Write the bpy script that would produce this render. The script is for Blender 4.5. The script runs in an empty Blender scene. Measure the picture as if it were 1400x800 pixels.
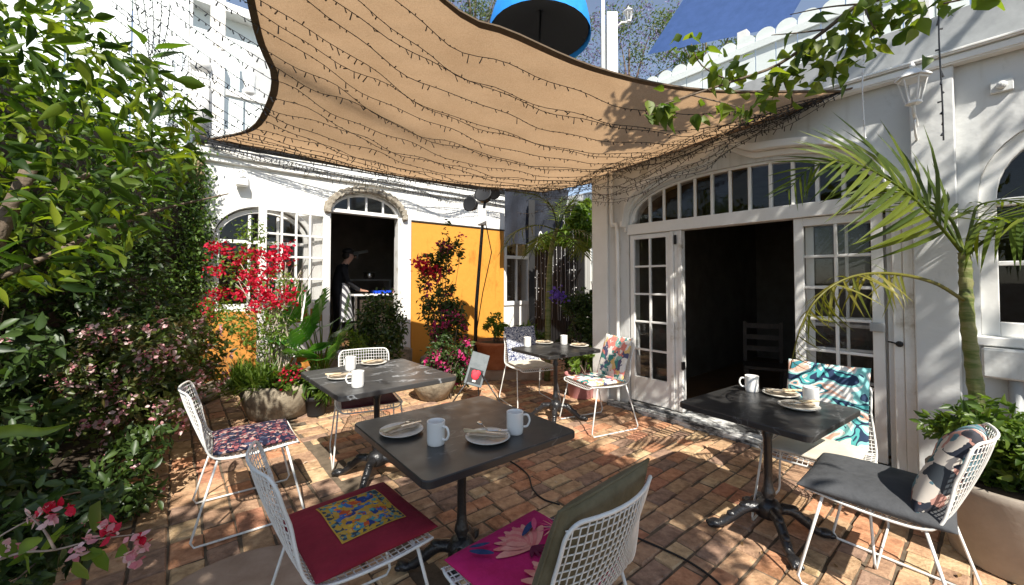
import bpy, bmesh, math, random
import numpy as np
from mathutils import Vector, Matrix
random.seed(11); rng = np.random.default_rng(11)
R = math.radians
scene = bpy.context.scene
col = scene.collection

# ------------------------------------------------------------------ camera
F, H, PITCH = 555.0, 1.48, R(1.5)
PY = 385 - F * math.tan(PITCH)
cd = bpy.data.cameras.new('camera'); cam = bpy.data.objects.new('camera', cd); col.objects.link(cam)
cam.location = (0, 0, H); cam.rotation_euler = (R(90) + PITCH, 0, 0)
cd.sensor_width = 36; cd.lens = F / 1400 * 36; cd.shift_y = -(400 - PY) / 1400
cd.clip_start = 0.05; cd.clip_end = 3000
scene.camera = cam

# ------------------------------------------------------------------ light
SUN_H = Vector((0.27, -0.963)).normalized(); SUN_EL = R(47)
w = bpy.data.worlds.new('World'); scene.world = w; w.use_nodes = True
nt = w.node_tree; bg = nt.nodes['Background']
sky = nt.nodes.new('ShaderNodeTexSky'); sky.sky_type = 'NISHITA'; sky.sun_disc = False
sky.sun_elevation = SUN_EL; sky.sun_rotation = math.atan2(SUN_H.x, SUN_H.y)
sky.air_density = 1.0; sky.dust_density = 0.4; sky.ozone_density = 2.5
hs = nt.nodes.new('ShaderNodeHueSaturation'); hs.inputs['Saturation'].default_value = 0.76
nt.links.new(sky.outputs[0], hs.inputs['Color']); nt.links.new(hs.outputs[0], bg.inputs[0]); bg.inputs[1].default_value = 0.10
sl = bpy.data.lights.new('sun', 'SUN'); sl.energy = 5.0; sl.angle = R(0.5); sl.color = (1, 0.95, 0.86)
so = bpy.data.objects.new('sun', sl); col.objects.link(so)
SD = Vector((SUN_H.x * math.cos(SUN_EL), SUN_H.y * math.cos(SUN_EL), math.sin(SUN_EL)))
so.rotation_euler = SD.to_track_quat('Z', 'Y').to_euler(); so.location = (4, -8, 12)
scene.view_settings.view_transform = 'Standard'; scene.view_settings.look = 'None'
scene.view_settings.gamma = 1; scene.view_settings.exposure = 0.8
scene.cycles.max_bounces = 8; scene.cycles.transparent_max_bounces = 16

# ------------------------------------------------------------------ survey helpers: a sight line meets a real plane
C0 = np.array([0, 0, H])
def ray(u, v):
    x = (u - 700) / F; y = (PY - v) / F; c, s = math.cos(PITCH), math.sin(PITCH)
    return np.array([x, c - s * y, s + c * y])
def gz(u, v, z=0.0):
    r = ray(u, v); return Vector(C0 + r * (z - H) / r[2])
def gd(u, v, d):
    r = ray(u, v); return Vector(C0 + r * d / r[1])
TH = R(39.8)
BX = np.array([math.cos(TH), math.sin(TH), 0]); BN = np.array([-math.sin(TH), math.cos(TH), 0])
RX = np.array([math.sin(TH), -math.cos(TH), 0]); RN = np.array([math.cos(TH), math.sin(TH), 0])
OB = np.array([-2.92, 6.5, 0]); ORI = np.array([1.6, 4.45, 0]) + 0.08 * RN - 0.05 * RX
def on(u, v, O, x, n, off):
    r = ray(u, v); t = (np.dot(O - C0, n) + off) / np.dot(r, n); P = C0 + r * t
    return float(np.dot(P - O, x)), float(P[2])
def pb(u, v, off=0): return on(u, v, OB, BX, BN, off)
def pr(u, v, off=0): return on(u, v, ORI, RX, RN, off)

# ------------------------------------------------------------------ materials
def new_mat(name):
    m = bpy.data.materials.new(name); m.use_nodes = True; t = m.node_tree
    return m, t, t.nodes['Principled BSDF']
def ramp(t, cols, lo=0.3, hi=0.7, const=False):
    n = t.nodes.new('ShaderNodeValToRGB'); e = n.color_ramp.elements
    while len(e) < len(cols): e.new(0.5)
    for i, c in enumerate(cols):
        e[i].position = lo + (hi - lo) * i / max(1, len(cols) - 1 + (1 if const else 0)); e[i].color = (*c, 1)
    if const: n.color_ramp.interpolation = 'CONSTANT'
    return n
def coords(t, kind, scale):
    tc = t.nodes.new('ShaderNodeTexCoord'); mp = t.nodes.new('ShaderNodeMapping')
    mp.inputs['Scale'].default_value = scale if isinstance(scale, (tuple, list)) else (scale,) * 3
    if kind == 'World':
        g = t.nodes.new('ShaderNodeNewGeometry'); t.links.new(g.outputs['Position'], mp.inputs[0])
    else: t.links.new(tc.outputs[kind], mp.inputs[0])
    return mp
def add_bump(t, bsdf, kind, scale, strength, dist=0.01):
    mp = coords(t, kind, scale); nz = t.nodes.new('ShaderNodeTexNoise'); nz.inputs['Detail'].default_value = 6
    nz.inputs['Scale'].default_value = 1
    t.links.new(mp.outputs[0], nz.inputs[0]); b = t.nodes.new('ShaderNodeBump')
    b.inputs['Strength'].default_value = strength; b.inputs['Distance'].default_value = dist
    t.links.new(nz.outputs[0], b.inputs['Height']); t.links.new(b.outputs[0], bsdf.inputs['Normal'])
def mat(name, cols, rough=0.6, scale=6, bump=0.0, bscale=80, metal=0.0, kind='World', lo=0.32, hi=0.68, spec=0.4):
    m, t, b = new_mat(name)
    b.inputs['Roughness'].default_value = rough; b.inputs['Metallic'].default_value = metal
    b.inputs['Specular IOR Level'].default_value = spec
    if len(cols) == 1: b.inputs['Base Color'].default_value = (*cols[0], 1)
    else:
        mp = coords(t, kind, scale); nz = t.nodes.new('ShaderNodeTexNoise'); nz.inputs['Scale'].default_value = 1
        nz.inputs['Detail'].default_value = 8; nz.inputs['Roughness'].default_value = 0.65
        rp = ramp(t, cols, lo, hi); t.links.new(mp.outputs[0], nz.inputs[0]); t.links.new(nz.outputs[0], rp.inputs[0])
        t.links.new(rp.outputs[0], b.inputs['Base Color'])
    if bump: add_bump(t, b, kind, bscale, bump)
    return m
def leaf_mat(name, cols, trans=0.35, rough=0.4, spec=0.5, tcol=None):
    m, t, b = new_mat(name)
    g = t.nodes.new('ShaderNodeNewGeometry'); oi = t.nodes.new('ShaderNodeObjectInfo')
    ad = t.nodes.new('ShaderNodeMath'); ad.operation = 'ADD'; fr = t.nodes.new('ShaderNodeMath'); fr.operation = 'FRACT'
    t.links.new(g.outputs['Random Per Island'], ad.inputs[0]); t.links.new(oi.outputs['Random'], ad.inputs[1])
    t.links.new(ad.outputs[0], fr.inputs[0])
    rp = ramp(t, cols, 0, 1); t.links.new(fr.outputs[0], rp.inputs[0])
    t.links.new(rp.outputs[0], b.inputs['Base Color']); b.inputs['Roughness'].default_value = rough
    b.inputs['Specular IOR Level'].default_value = spec
    tr = t.nodes.new('ShaderNodeBsdfTranslucent'); mx = t.nodes.new('ShaderNodeMixShader')
    mul = t.nodes.new('ShaderNodeMix'); mul.data_type = 'RGBA'; mul.blend_type = 'MULTIPLY'; mul.inputs[0].default_value = 1
    mul.inputs[7].default_value = (*(tcol or (1.6, 1.7, 0.6)), 1)
    t.links.new(rp.outputs[0], mul.inputs[6]); t.links.new(mul.outputs[2], tr.inputs[0])
    mx.inputs[0].default_value = trans
    t.links.new(b.outputs[0], mx.inputs[1]); t.links.new(tr.outputs[0], mx.inputs[2])
    t.links.new(mx.outputs[0], t.nodes['Material Output'].inputs[0])
    return m
def fabric(name, cols, scale=14, distort=2.0, rough=0.9, feature='voronoi'):
    m, t, b = new_mat(name); b.inputs['Roughness'].default_value = rough; b.inputs['Specular IOR Level'].default_value = 0.15
    mp = coords(t, 'Object', 1)
    nz = t.nodes.new('ShaderNodeTexNoise'); nz.inputs['Scale'].default_value = scale * 0.6; nz.inputs['Detail'].default_value = 3
    t.links.new(mp.outputs[0], nz.inputs[0])
    vm = t.nodes.new('ShaderNodeVectorMath'); vm.operation = 'MULTIPLY_ADD'
    t.links.new(nz.outputs['Color'], vm.inputs[0]); vm.inputs[1].default_value = (distort / scale,) * 3
    t.links.new(mp.outputs[0], vm.inputs[2])
    if feature == 'noise':
        v = t.nodes.new('ShaderNodeTexNoise'); v.inputs['Scale'].default_value = scale; v.inputs['Detail'].default_value = 1.2; v.inputs['Distortion'].default_value = 1.6
        mr = t.nodes.new('ShaderNodeMapRange'); mr.inputs[1].default_value = .28; mr.inputs[2].default_value = .72; t.links.new(vm.outputs[0], v.inputs[0]); t.links.new(v.outputs[0], mr.inputs[0]); out = mr.outputs[0]
    elif feature == 'wave':
        v = t.nodes.new('ShaderNodeTexWave'); v.inputs['Scale'].default_value = scale * 0.5; v.inputs['Distortion'].default_value = 9
        v.inputs['Detail'].default_value = 2.5; out = v.outputs['Fac']
        t.links.new(vm.outputs[0], v.inputs[0])
    else:
        v = t.nodes.new('ShaderNodeTexVoronoi'); v.inputs['Scale'].default_value = scale; t.links.new(vm.outputs[0], v.inputs[0])
        sp = t.nodes.new('ShaderNodeSeparateColor'); t.links.new(v.outputs['Color'], sp.inputs[0]); out = sp.outputs[0]
    rp = ramp(t, cols, 0, 1, True); t.links.new(out, rp.inputs[0]); t.links.new(rp.outputs[0], b.inputs['Base Color'])
    add_bump(t, b, 'Object', 350, 0.25, 0.002)
    return m
def glass_mat(name, tint=(1, 1, 1), refl=0.5):
    m, t, b = new_mat(name); t.nodes.remove(b)
    tr = t.nodes.new('ShaderNodeBsdfTransparent'); tr.inputs[0].default_value = (*tint, 1)
    gl = t.nodes.new('ShaderNodeBsdfGlossy'); gl.inputs['Roughness'].default_value = 0.02
    fz = t.nodes.new('ShaderNodeFresnel'); fz.inputs[0].default_value = 1.5
    ad = t.nodes.new('ShaderNodeMath'); ad.operation = 'MULTIPLY'; ad.inputs[1].default_value = refl; t.links.new(fz.outputs[0], ad.inputs[0])
    mx = t.nodes.new('ShaderNodeMixShader'); t.links.new(ad.outputs[0], mx.inputs[0])
    t.links.new(tr.outputs[0], mx.inputs[1]); t.links.new(gl.outputs[0], mx.inputs[2])
    t.links.new(mx.outputs[0], t.nodes['Material Output'].inputs[0]); return m
def plaster_mat(name, base, stain, crack=0.35):
    m, t, b = new_mat(name); b.inputs['Roughness'].default_value = 0.75; b.inputs['Specular IOR Level'].default_value = 0.25
    mp = coords(t, 'World', (1.6, 1.6, 0.8)); n1 = t.nodes.new('ShaderNodeTexNoise'); n1.inputs['Scale'].default_value = 1.7; n1.inputs['Detail'].default_value = 9
    n1.inputs['Roughness'].default_value = 0.7
    t.links.new(mp.outputs[0], n1.inputs[0]); rp = ramp(t, [stain, base, base], 0.26, 0.6); t.links.new(n1.outputs[0], rp.inputs[0])
    m3 = coords(t, 'World', (7, 7, 0.7)); n3 = t.nodes.new('ShaderNodeTexNoise'); n3.inputs['Scale'].default_value = 1; n3.inputs['Detail'].default_value = 7; t.links.new(m3.outputs[0], n3.inputs[0])
    r3 = ramp(t, [(0.72, 0.70, 0.65), (1, 1, 1), (1, 1, 1)], 0.30, 0.56); t.links.new(n3.outputs[0], r3.inputs[0])
    mu = t.nodes.new('ShaderNodeMix'); mu.data_type = 'RGBA'; mu.blend_type = 'MULTIPLY'; mu.inputs[0].default_value = 0.8
    t.links.new(rp.outputs[0], mu.inputs[6]); t.links.new(r3.outputs[0], mu.inputs[7]); t.links.new(mu.outputs[2], b.inputs['Base Color'])
    add_bump(t, b, 'World', 9, crack, 0.02); return m
W = plaster_mat('white_limewash', (0.80, 0.79, 0.75), (0.56, 0.54, 0.48))
WG = plaster_mat('grey_white_plaster', (0.63, 0.635, 0.62), (0.42, 0.42, 0.39))
WP = mat('white_paint', [(0.74, 0.73, 0.69), (0.82, 0.81, 0.78)], 0.45, 3, 0.15, 25)
WPW = mat('worn_white_paint', [(0.42, 0.37, 0.29), (0.72, 0.70, 0.65), (0.80, 0.79, 0.76)], 0.6, 5, 0.3, 30, lo=0.3, hi=0.55)
MINT = mat('pale_painted_board', [(0.70, 0.75, 0.72), (0.80, 0.84, 0.82)], 0.5, 2, 0.1, 20)
OCH = plaster_mat('ochre_render', (0.66, 0.29, 0.045), (0.42, 0.15, 0.02))
OCHD = mat('worn_orange_render', [(0.30, 0.12, 0.03), (0.52, 0.22, 0.04), (0.60, 0.28, 0.06)], 0.85, 4, 0.4, 16)
BLK = mat('black_iron', [(0.010, 0.010, 0.011), (0.022, 0.022, 0.024)], 0.28, 20, 0.4, 90, spec=0.6)
BLKM = mat('matt_black', [(0.012, 0.012, 0.013)], 0.6)
DKW = mat('dark_stained_timber', [(0.025, 0.018, 0.013), (0.05, 0.035, 0.025)], 0.6, (30, 30, 3), 0.3, 60)
WIRE = mat('white_powder_coat', [(0.66, 0.65, 0.61), (0.78, 0.77, 0.73)], 0.35, 25, spec=0.5)
CER = mat('white_glaze', [(0.78, 0.76, 0.72)], 0.22, spec=0.5)
CERS = mat('stoneware_glaze', [(0.62, 0.58, 0.50), (0.74, 0.71, 0.64)], 0.35, 60)
STEEL = mat('cutlery_steel', [(0.62, 0.60, 0.56)], 0.25, metal=1.0)
WOODL = mat('pale_wood', [(0.55, 0.42, 0.25), (0.68, 0.55, 0.36)], 0.6, (60, 60, 60))
LINEN = mat('linen_napkin', [(0.52, 0.42, 0.30), (0.62, 0.52, 0.39)], 0.95, 60, 0.3, 300)
SOIL = mat('garden_soil', [(0.02, 0.014, 0.009), (0.06, 0.042, 0.026)], 0.95, 9, 0.8, 30)
SAND = mat('joint_sand', [(0.08, 0.06, 0.04), (0.17, 0.13, 0.09)], 0.95, 12, 0.6, 60)
CONC = mat('tan_concrete', [(0.30, 0.21, 0.15), (0.44, 0.33, 0.25)], 0.9, 5, 0.4, 40)
STONE = mat('weathered_stone', [(0.14, 0.12, 0.09), (0.26, 0.22, 0.16), (0.36, 0.31, 0.23)], 0.9, 9, 0.9, 22)
STEPM = mat('chipped_step_paint', [(0.05, 0.05, 0.05), (0.30, 0.30, 0.29), (0.62, 0.62, 0.60)], 0.55, (7, 7, 16), 0.5, 30, lo=0.42, hi=0.58)
TERRA = mat('terracotta', [(0.40, 0.13, 0.05), (0.52, 0.20, 0.09)], 0.8, 9, 0.3, 40)
POTG = mat('taupe_planter_clay', [(0.26, 0.22, 0.18), (0.33, 0.28, 0.23)], 0.8, 6, 0.2, 40)
BARK = mat('bark', [(0.09, 0.065, 0.045), (0.20, 0.15, 0.11)], 0.95, (25, 25, 8), 0.9, 45)
TWIG = mat('pale_twig', [(0.24, 0.17, 0.12), (0.38, 0.30, 0.24)], 0.9, 25)
PALMT = mat('green_palm_trunk', [(0.05, 0.06, 0.02), (0.11, 0.14, 0.03), (0.20, 0.19, 0.08), (0.14, 0.16, 0.035)], 0.6, (6, 6, 30), 0.5, 40)
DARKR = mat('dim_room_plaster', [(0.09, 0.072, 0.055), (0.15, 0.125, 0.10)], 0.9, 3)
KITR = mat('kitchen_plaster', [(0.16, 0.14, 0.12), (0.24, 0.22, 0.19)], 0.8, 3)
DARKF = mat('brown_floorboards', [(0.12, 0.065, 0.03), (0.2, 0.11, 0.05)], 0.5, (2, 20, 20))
GLASS = glass_mat('window_glass')
GLASSB = glass_mat('window_glass_amber', (0.75, 0.62, 0.38), 0.5)
GREYM = mat('grey_metal', [(0.30, 0.31, 0.31), (0.40, 0.41, 0.41)], 0.5, 10)
BLUE = mat('bright_blue_canvas', [(0.01, 0.20, 0.62), (0.015, 0.26, 0.72)], 0.8, 6)
NAVY = mat('navy_canvas', [(0.02, 0.055, 0.16), (0.03, 0.07, 0.20)], 0.8, 6)
TAN_RIM = mat('sail_webbing', [(0.10, 0.07, 0.045), (0.14, 0.10, 0.065)], 0.9, 30)
LIGHTW = mat('fairy_bulb_cap', [(0.02, 0.02, 0.022)], 0.4)
BULB = mat('clear_bulb_plastic', [(0.75, 0.75, 0.75)], 0.2)
SKIN = mat('skin', [(0.50, 0.27, 0.19), (0.56, 0.32, 0.23)], 0.55, 30)
SHIRT = mat('black_shirt', [(0.014, 0.014, 0.017)], 0.85)
APRON = fabric('striped_apron_cloth', [(0.55, 0.55, 0.56), (0.07, 0.07, 0.08)], 12, 0.0, 0.9, 'wave')
for n in APRON.node_tree.nodes:
    if n.type == 'TEX_WAVE': n.inputs['Distortion'].default_value = 0; n.wave_type = 'BANDS'; n.bands_direction = 'DIAGONAL'; n.inputs['Scale'].default_value = 4
def sail_mat():
    m, t, b = new_mat('tan_shade_cloth'); t.nodes.remove(b)
    mp = coords(t, 'World', 3); nz = t.nodes.new('ShaderNodeTexNoise'); nz.inputs['Scale'].default_value = 1; nz.inputs['Detail'].default_value = 5
    t.links.new(mp.outputs[0], nz.inputs[0]); rp = ramp(t, [(0.36, 0.225, 0.12), (0.50, 0.33, 0.19)])
    mw = coords(t, 'World', (110, 110, 40)); nw = t.nodes.new('ShaderNodeTexNoise'); nw.inputs['Scale'].default_value = 1; nw.inputs['Detail'].default_value = 2; t.links.new(mw.outputs[0], nw.inputs[0])
    av = t.nodes.new('ShaderNodeMix'); av.inputs[0].default_value = 0.6; t.links.new(nz.outputs[0], av.inputs[2]); t.links.new(nw.outputs[0], av.inputs[3]); t.links.new(av.outputs[0], rp.inputs[0])
    mp2 = coords(t, 'World', (160, 160, 160)); n2 = t.nodes.new('ShaderNodeTexNoise'); n2.inputs['Scale'].default_value = 1
    t.links.new(mp2.outputs[0], n2.inputs[0]); bp = t.nodes.new('ShaderNodeBump'); bp.inputs['Strength'].default_value = 0.4; bp.inputs['Distance'].default_value = 0.004
    mp3 = coords(t, 'World', (1.2, 3.5, 2)); n3 = t.nodes.new('ShaderNodeTexNoise'); n3.inputs['Scale'].default_value = 1; n3.inputs['Detail'].default_value = 2
    t.links.new(mp3.outputs[0], n3.inputs[0]); b3 = t.nodes.new('ShaderNodeBump'); b3.inputs['Strength'].default_value = 0.25; b3.inputs['Distance'].default_value = 0.06
    t.links.new(n3.outputs[0], b3.inputs['Height']); t.links.new(b3.outputs[0], bp.inputs['Normal'])
    t.links.new(n2.outputs[0], bp.inputs['Height'])
    d = t.nodes.new('ShaderNodeBsdfDiffuse'); tr = t.nodes.new('ShaderNodeBsdfTranslucent'); mx = t.nodes.new('ShaderNodeMixShader'); mx.inputs[0].default_value = 0.62
    for s in (d, tr):
        t.links.new(rp.outputs[0], s.inputs[0]); t.links.new(bp.outputs[0], s.inputs['Normal'])
    t.links.new(d.outputs[0], mx.inputs[1]); t.links.new(tr.outputs[0], mx.inputs[2]); t.links.new(mx.outputs[0], t.nodes['Material Output'].inputs[0])
    return m
SAILM = sail_mat()
def table_mat(name, base, vein, amount):
    m, t, b = new_mat(name); b.inputs['Roughness'].default_value = 0.33
    mp = coords(t, 'Object', (1.1, 2.6, 2)); nz = t.nodes.new('ShaderNodeTexNoise'); nz.inputs['Scale'].default_value = 1.6; nz.inputs['Detail'].default_value = 5
    nz.inputs['Distortion'].default_value = 0.5
    oi = t.nodes.new('ShaderNodeObjectInfo'); mul = t.nodes.new('ShaderNodeMath'); mul.operation = 'MULTIPLY'; mul.inputs[1].default_value = 37
    nz.noise_dimensions = '4D'; t.links.new(oi.outputs['Random'], mul.inputs[0]); t.links.new(mul.outputs[0], nz.inputs['W'])
    t.links.new(mp.outputs[0], nz.inputs[0])
    rp = ramp(t, [base, base, vein, base, base], 0.5 - amount, 0.5 + amount); t.links.new(nz.outputs[0], rp.inputs[0])
    t.links.new(rp.outputs[0], b.inputs['Base Color'])
    mp2 = coords(t, 'World', 14); n2 = t.nodes.new('ShaderNodeTexNoise'); n2.inputs['Scale'].default_value = 1; n2.inputs['Detail'].default_value = 6
    t.links.new(mp2.outputs[0], n2.inputs[0]); mr = t.nodes.new('ShaderNodeMapRange'); mr.inputs[3].default_value = 0.24; mr.inputs[4].default_value = 0.46
    t.links.new(n2.outputs[0], mr.inputs[0]); t.links.new(mr.outputs[0], b.inputs['Roughness'])
    return m
TAB = table_mat('grey_marble_laminate', (0.042, 0.041, 0.041), (0.26, 0.27, 0.28), 0.022)
TABK = table_mat('black_marble_laminate', (0.030, 0.029, 0.028), (0.10, 0.10, 0.10), 0.012)
brick_cols = [((0.30, 0.19, 0.10), (0.46, 0.33, 0.19)), ((0.36, 0.15, 0.07), (0.50, 0.25, 0.13)), ((0.24, 0.14, 0.085), (0.36, 0.23, 0.14)),
              ((0.42, 0.30, 0.16), (0.56, 0.43, 0.26)), ((0.16, 0.10, 0.075), (0.27, 0.18, 0.13)), ((0.38, 0.22, 0.12), (0.50, 0.33, 0.19)), ((0.30, 0.11, 0.06), (0.42, 0.18, 0.10))]
brick_cols = [tuple(tuple(.68 * x + .32 * m * k for x, m in zip(c_, (.35, .22, .14))) for c_, k in zip(pair, (.9, 1.2))) for pair in brick_cols]
BRK = [mat('sandstock_brick', [tuple(x * 0.62 for x in a), tuple(x * 1.3 for x in a), tuple(x * 1.3 for x in b_)], 0.85, 16, 0.7, 55, lo=0.25, hi=0.7) for a, b_ in brick_cols]

for m_ in BRK:                                     # grime that runs across neighbouring bricks
    t_ = m_.node_tree; b_ = t_.nodes['Principled BSDF']; src = b_.inputs['Base Color'].links[0].from_socket
    mp_ = coords(t_, 'World', 1.7); n_ = t_.nodes.new('ShaderNodeTexNoise'); n_.inputs['Scale'].default_value = 1; n_.inputs['Detail'].default_value = 9; n_.inputs['Roughness'].default_value = .7; t_.links.new(mp_.outputs[0], n_.inputs[0])
    r_ = ramp(t_, [(.50, .48, .42), (1, 1, 1), (1, 1, 1), (1.0, .97, .93)], .34, .66); t_.links.new(n_.outputs[0], r_.inputs[0])
    x_ = t_.nodes.new('ShaderNodeMix'); x_.data_type = 'RGBA'; x_.blend_type = 'MULTIPLY'; x_.inputs[0].default_value = 1; t_.links.new(src, x_.inputs[6]); t_.links.new(r_.outputs[0], x_.inputs[7]); t_.links.new(x_.outputs[2], b_.inputs['Base Color'])
L_DRY = leaf_mat('dry_leaf', [(.16, .09, .04), (.28, .17, .07), (.38, .25, .12), (.55, .42, .34)], .2, .8)
L_BIG = leaf_mat('glossy_broad_leaf', [(0.018, 0.042, 0.009), (0.04, 0.08, 0.012), (0.07, 0.125, 0.016), (0.11, 0.165, 0.016), (0.22, 0.27, 0.025)], 0.48, 0.42, 0.35)
L_IVY = leaf_mat('ivy_leaf', [(0.03, 0.065, 0.014), (0.07, 0.13, 0.022), (0.12, 0.19, 0.035)], 0.3, 0.38)
L_DARK = leaf_mat('dark_shrub_leaf', [(0.018, 0.036, 0.01), (0.04, 0.075, 0.016), (0.07, 0.115, 0.024)], 0.3, 0.45)
L_MID = leaf_mat('mid_green_leaf', [(0.035, 0.07, 0.012), (0.08, 0.14, 0.018), (0.13, 0.19, 0.028)], 0.42, 0.4)
L_VINE = leaf_mat('vine_leaf', [(0.04, 0.075, 0.012), (0.09, 0.14, 0.018), (0.15, 0.20, 0.026), (0.20, 0.23, 0.03)], 0.5, 0.5)
L_LIME = leaf_mat('lime_leaf', [(0.08, 0.14, 0.02), (0.14, 0.22, 0.03), (0.18, 0.26, 0.04)], 0.45, 0.45)
L_BRONZE = leaf_mat('bronze_leaf', [(0.06, 0.075, 0.022), (0.09, 0.11, 0.028), (0.08, 0.14, 0.022), (0.13, 0.085, 0.035)], 0.35, 0.4)
L_PALM = leaf_mat('palm_leaflet', [(0.04, 0.07, 0.008), (0.085, 0.12, 0.012), (0.15, 0.18, 0.018)], 0.45, 0.5, 0.3)
L_PALMY = leaf_mat('yellowed_palm_leaflet', [(0.12, 0.13, 0.02), (0.22, 0.19, 0.03), (0.10, 0.13, 0.02)], 0.4, 0.45)
L_MON = leaf_mat('split_leaf', [(0.05, 0.17, 0.03), (0.09, 0.25, 0.04), (0.14, 0.30, 0.07)], 0.3, 0.3)
L_TREE = leaf_mat('far_tree_leaf', [(0.05, 0.09, 0.03), (0.10, 0.14, 0.04), (0.14, 0.16, 0.06)], 0.4, 0.5)
L_MAUVE = leaf_mat('far_mauve_blossom', [(0.20, 0.16, 0.30), (0.30, 0.26, 0.42)], 0.4, 0.6, tcol=(1.2, 1.1, 1.3))
F_RED = leaf_mat('crimson_bract', [(0.42, 0.006, 0.025), (0.60, 0.02, 0.055), (0.72, 0.06, 0.12)], 0.4, 0.6, 0.2, (1.3, 0.8, 0.9))
F_PINK = leaf_mat('pink_petal', [(0.50, 0.12, 0.17), (0.70, 0.36, 0.38), (0.78, 0.56, 0.54), (0.80, 0.66, 0.62)], 0.35, 0.6, 0.2, (1.2, 1, 1))
F_MAG = leaf_mat('magenta_petal', [(0.45, 0.02, 0.12), (0.58, 0.04, 0.20), (0.65, 0.16, 0.32)], 0.35, 0.6, 0.2, (1.2, 0.9, 1))
F_WHITE = leaf_mat('white_petal', [(0.7, 0.68, 0.62), (0.8, 0.78, 0.74)], 0.3, 0.6, 0.2, (1, 1, 1))
F_VIO = leaf_mat('violet_petal', [(0.10, 0.06, 0.36), (0.18, 0.10, 0.5)], 0.3, 0.6, 0.2, (1, 1, 1))

# ------------------------------------------------------------------ object helpers
def put(o, parent=None, M=None):
    col.objects.link(o)
    if parent: o.parent = parent
    if M is not None: o.matrix_local = M
    return o
def tag(o, label=None, cat=None, group=None, kind=None):
    if label: o['label'] = label
    if cat: o['category'] = cat
    if group: o['group'] = group
    if kind: o['kind'] = kind
    return o
def thing(name, label, cat, loc=(0, 0, 0), rz=0, group=None):
    o = bpy.data.objects.new(name, None); o.location = loc; o.rotation_euler = (0, 0, rz); o.empty_display_size = 0.1
    col.objects.link(o); return tag(o, label, cat, group)
class MB:
    def __init__(s): s.v = []; s.f = []; s.m = []; s.mi = 0
    def add(s, vs, fs, M=None):
        k = len(s.v)
        s.v += [tuple(M @ Vector(p)) if M is not None else tuple(p) for p in vs]
        s.f += [tuple(i + k for i in f) for f in fs]; s.m += [s.mi] * len(fs); return s
    def box(s, x0, x1, y0, y1, z0, z1, M=None):
        v = [(x, y, z) for z in (z0, z1) for y in (y0, y1) for x in (x0, x1)]
        return s.add(v, [(0, 2, 3, 1), (4, 5, 7, 6), (0, 1, 5, 4), (2, 6, 7, 3), (0, 4, 6, 2), (1, 3, 7, 5)], M)
    def tube(s, pts, r, n=6, closed=False, M=None, cap=True):
        P = [Vector(p) for p in pts]; k = len(P); rs = r if isinstance(r, (list, tuple)) else [r] * k
        vs = []; up = None
        for i in range(k):
            a = P[(i - 1) % k] if closed else P[max(i - 1, 0)]; b = P[(i + 1) % k] if closed else P[min(i + 1, k - 1)]
            t = (b - a); t = t.normalized() if t.length > 1e-9 else Vector((0, 0, 1))
            if up is None: up = t.orthogonal().normalized()
            up = (up - t * up.dot(t)); up = up.normalized() if up.length > 1e-6 else t.orthogonal().normalized()
            sd = t.cross(up)
            for j in range(n):
                a_ = 2 * math.pi * j / n; vs.append(P[i] + (up * math.cos(a_) + sd * math.sin(a_)) * rs[i])
        fs = []
        for i in range(k if closed else k - 1):
            i2 = (i + 1) % k
            for j in range(n): fs.append((i * n + j, i * n + (j + 1) % n, i2 * n + (j + 1) % n, i2 * n + j))
        if not closed and cap: fs += [tuple(range(n - 1, -1, -1)), tuple(range((k - 1) * n, k * n))]
        return s.add(vs, fs, M)
    def lathe(s, prof, n=20, M=None):
        vs = []; fs = []
        for (r, z) in prof:
            for j in range(n):
                a = 2 * math.pi * j / n; vs.append((r * math.cos(a), r * math.sin(a), z))
        for i in range(len(prof) - 1):
            for j in range(n): fs.append((i * n + j, i * n + (j + 1) % n, (i + 1) * n + (j + 1) % n, (i + 1) * n + j))
        fs.append(tuple(range(n - 1, -1, -1))); fs.append(tuple(range((len(prof) - 1) * n, len(prof) * n)))
        return s.add(vs, fs, M)
    def strip(s, top, bot, y0, y1, M=None):       # solid between two curves of (x, z) with the same number of points
        n = len(top); vs = []
        for (x, z), (x2, z2) in zip(top, bot): vs += [(x, y0, z), (x, y1, z), (x2, y0, z2), (x2, y1, z2)]
        fs = []
        for i in range(n - 1):
            a, b = 4 * i, 4 * i + 4
            fs += [(a, b, b + 1, a + 1), (a + 2, a + 3, b + 3, b + 2), (a, a + 2, b + 2, b), (a + 1, b + 1, b + 3, a + 3)]
        fs += [(0, 1, 3, 2), (4 * n - 4, 4 * n - 2, 4 * n - 1, 4 * n - 3)]
        return s.add(vs, fs, M)
    def sphere(s, c, r, n=10, sc=(1, 1, 1), M=None):
        pr_ = [(math.sin(math.pi * i / n), -math.cos(math.pi * i / n)) for i in range(n + 1)]
        T = Matrix.Translation(c) @ Matrix.Diagonal((r * sc[0], r * sc[1], r * sc[2], 1))
        return s.lathe([(max(a, 1e-4), z) for a, z in pr_], n + 2, T if M is None else M @ T)
    def mesh(s, name, mats, smooth=False, bevel=0, seg=1):
        me = bpy.data.meshes.new(name); me.from_pydata(s.v, [], s.f)
        for m in (mats if isinstance(mats, (list, tuple)) else [mats]): me.materials.append(m)
        if any(s.m): me.polygons.foreach_set('material_index', s.m)
        bm = bmesh.new(); bm.from_mesh(me)
        bmesh.ops.recalc_face_normals(bm, faces=bm.faces)
        if bevel: bmesh.ops.bevel(bm, geom=[e for e in bm.edges if len(e.link_faces) == 2 and e.calc_face_angle(0) > 0.6], offset=bevel, segments=seg, affect='EDGES', clamp_overlap=True)
        bm.to_mesh(me); bm.free()
        if smooth: me.shade_smooth()
        return me
    def build(s, name, mats, parent=None, smooth=False, bevel=0, seg=1, M=None):
        o = bpy.data.objects.new(name, s.mesh(name, mats, smooth, bevel, seg)); return put(o, parent, M)
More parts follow.
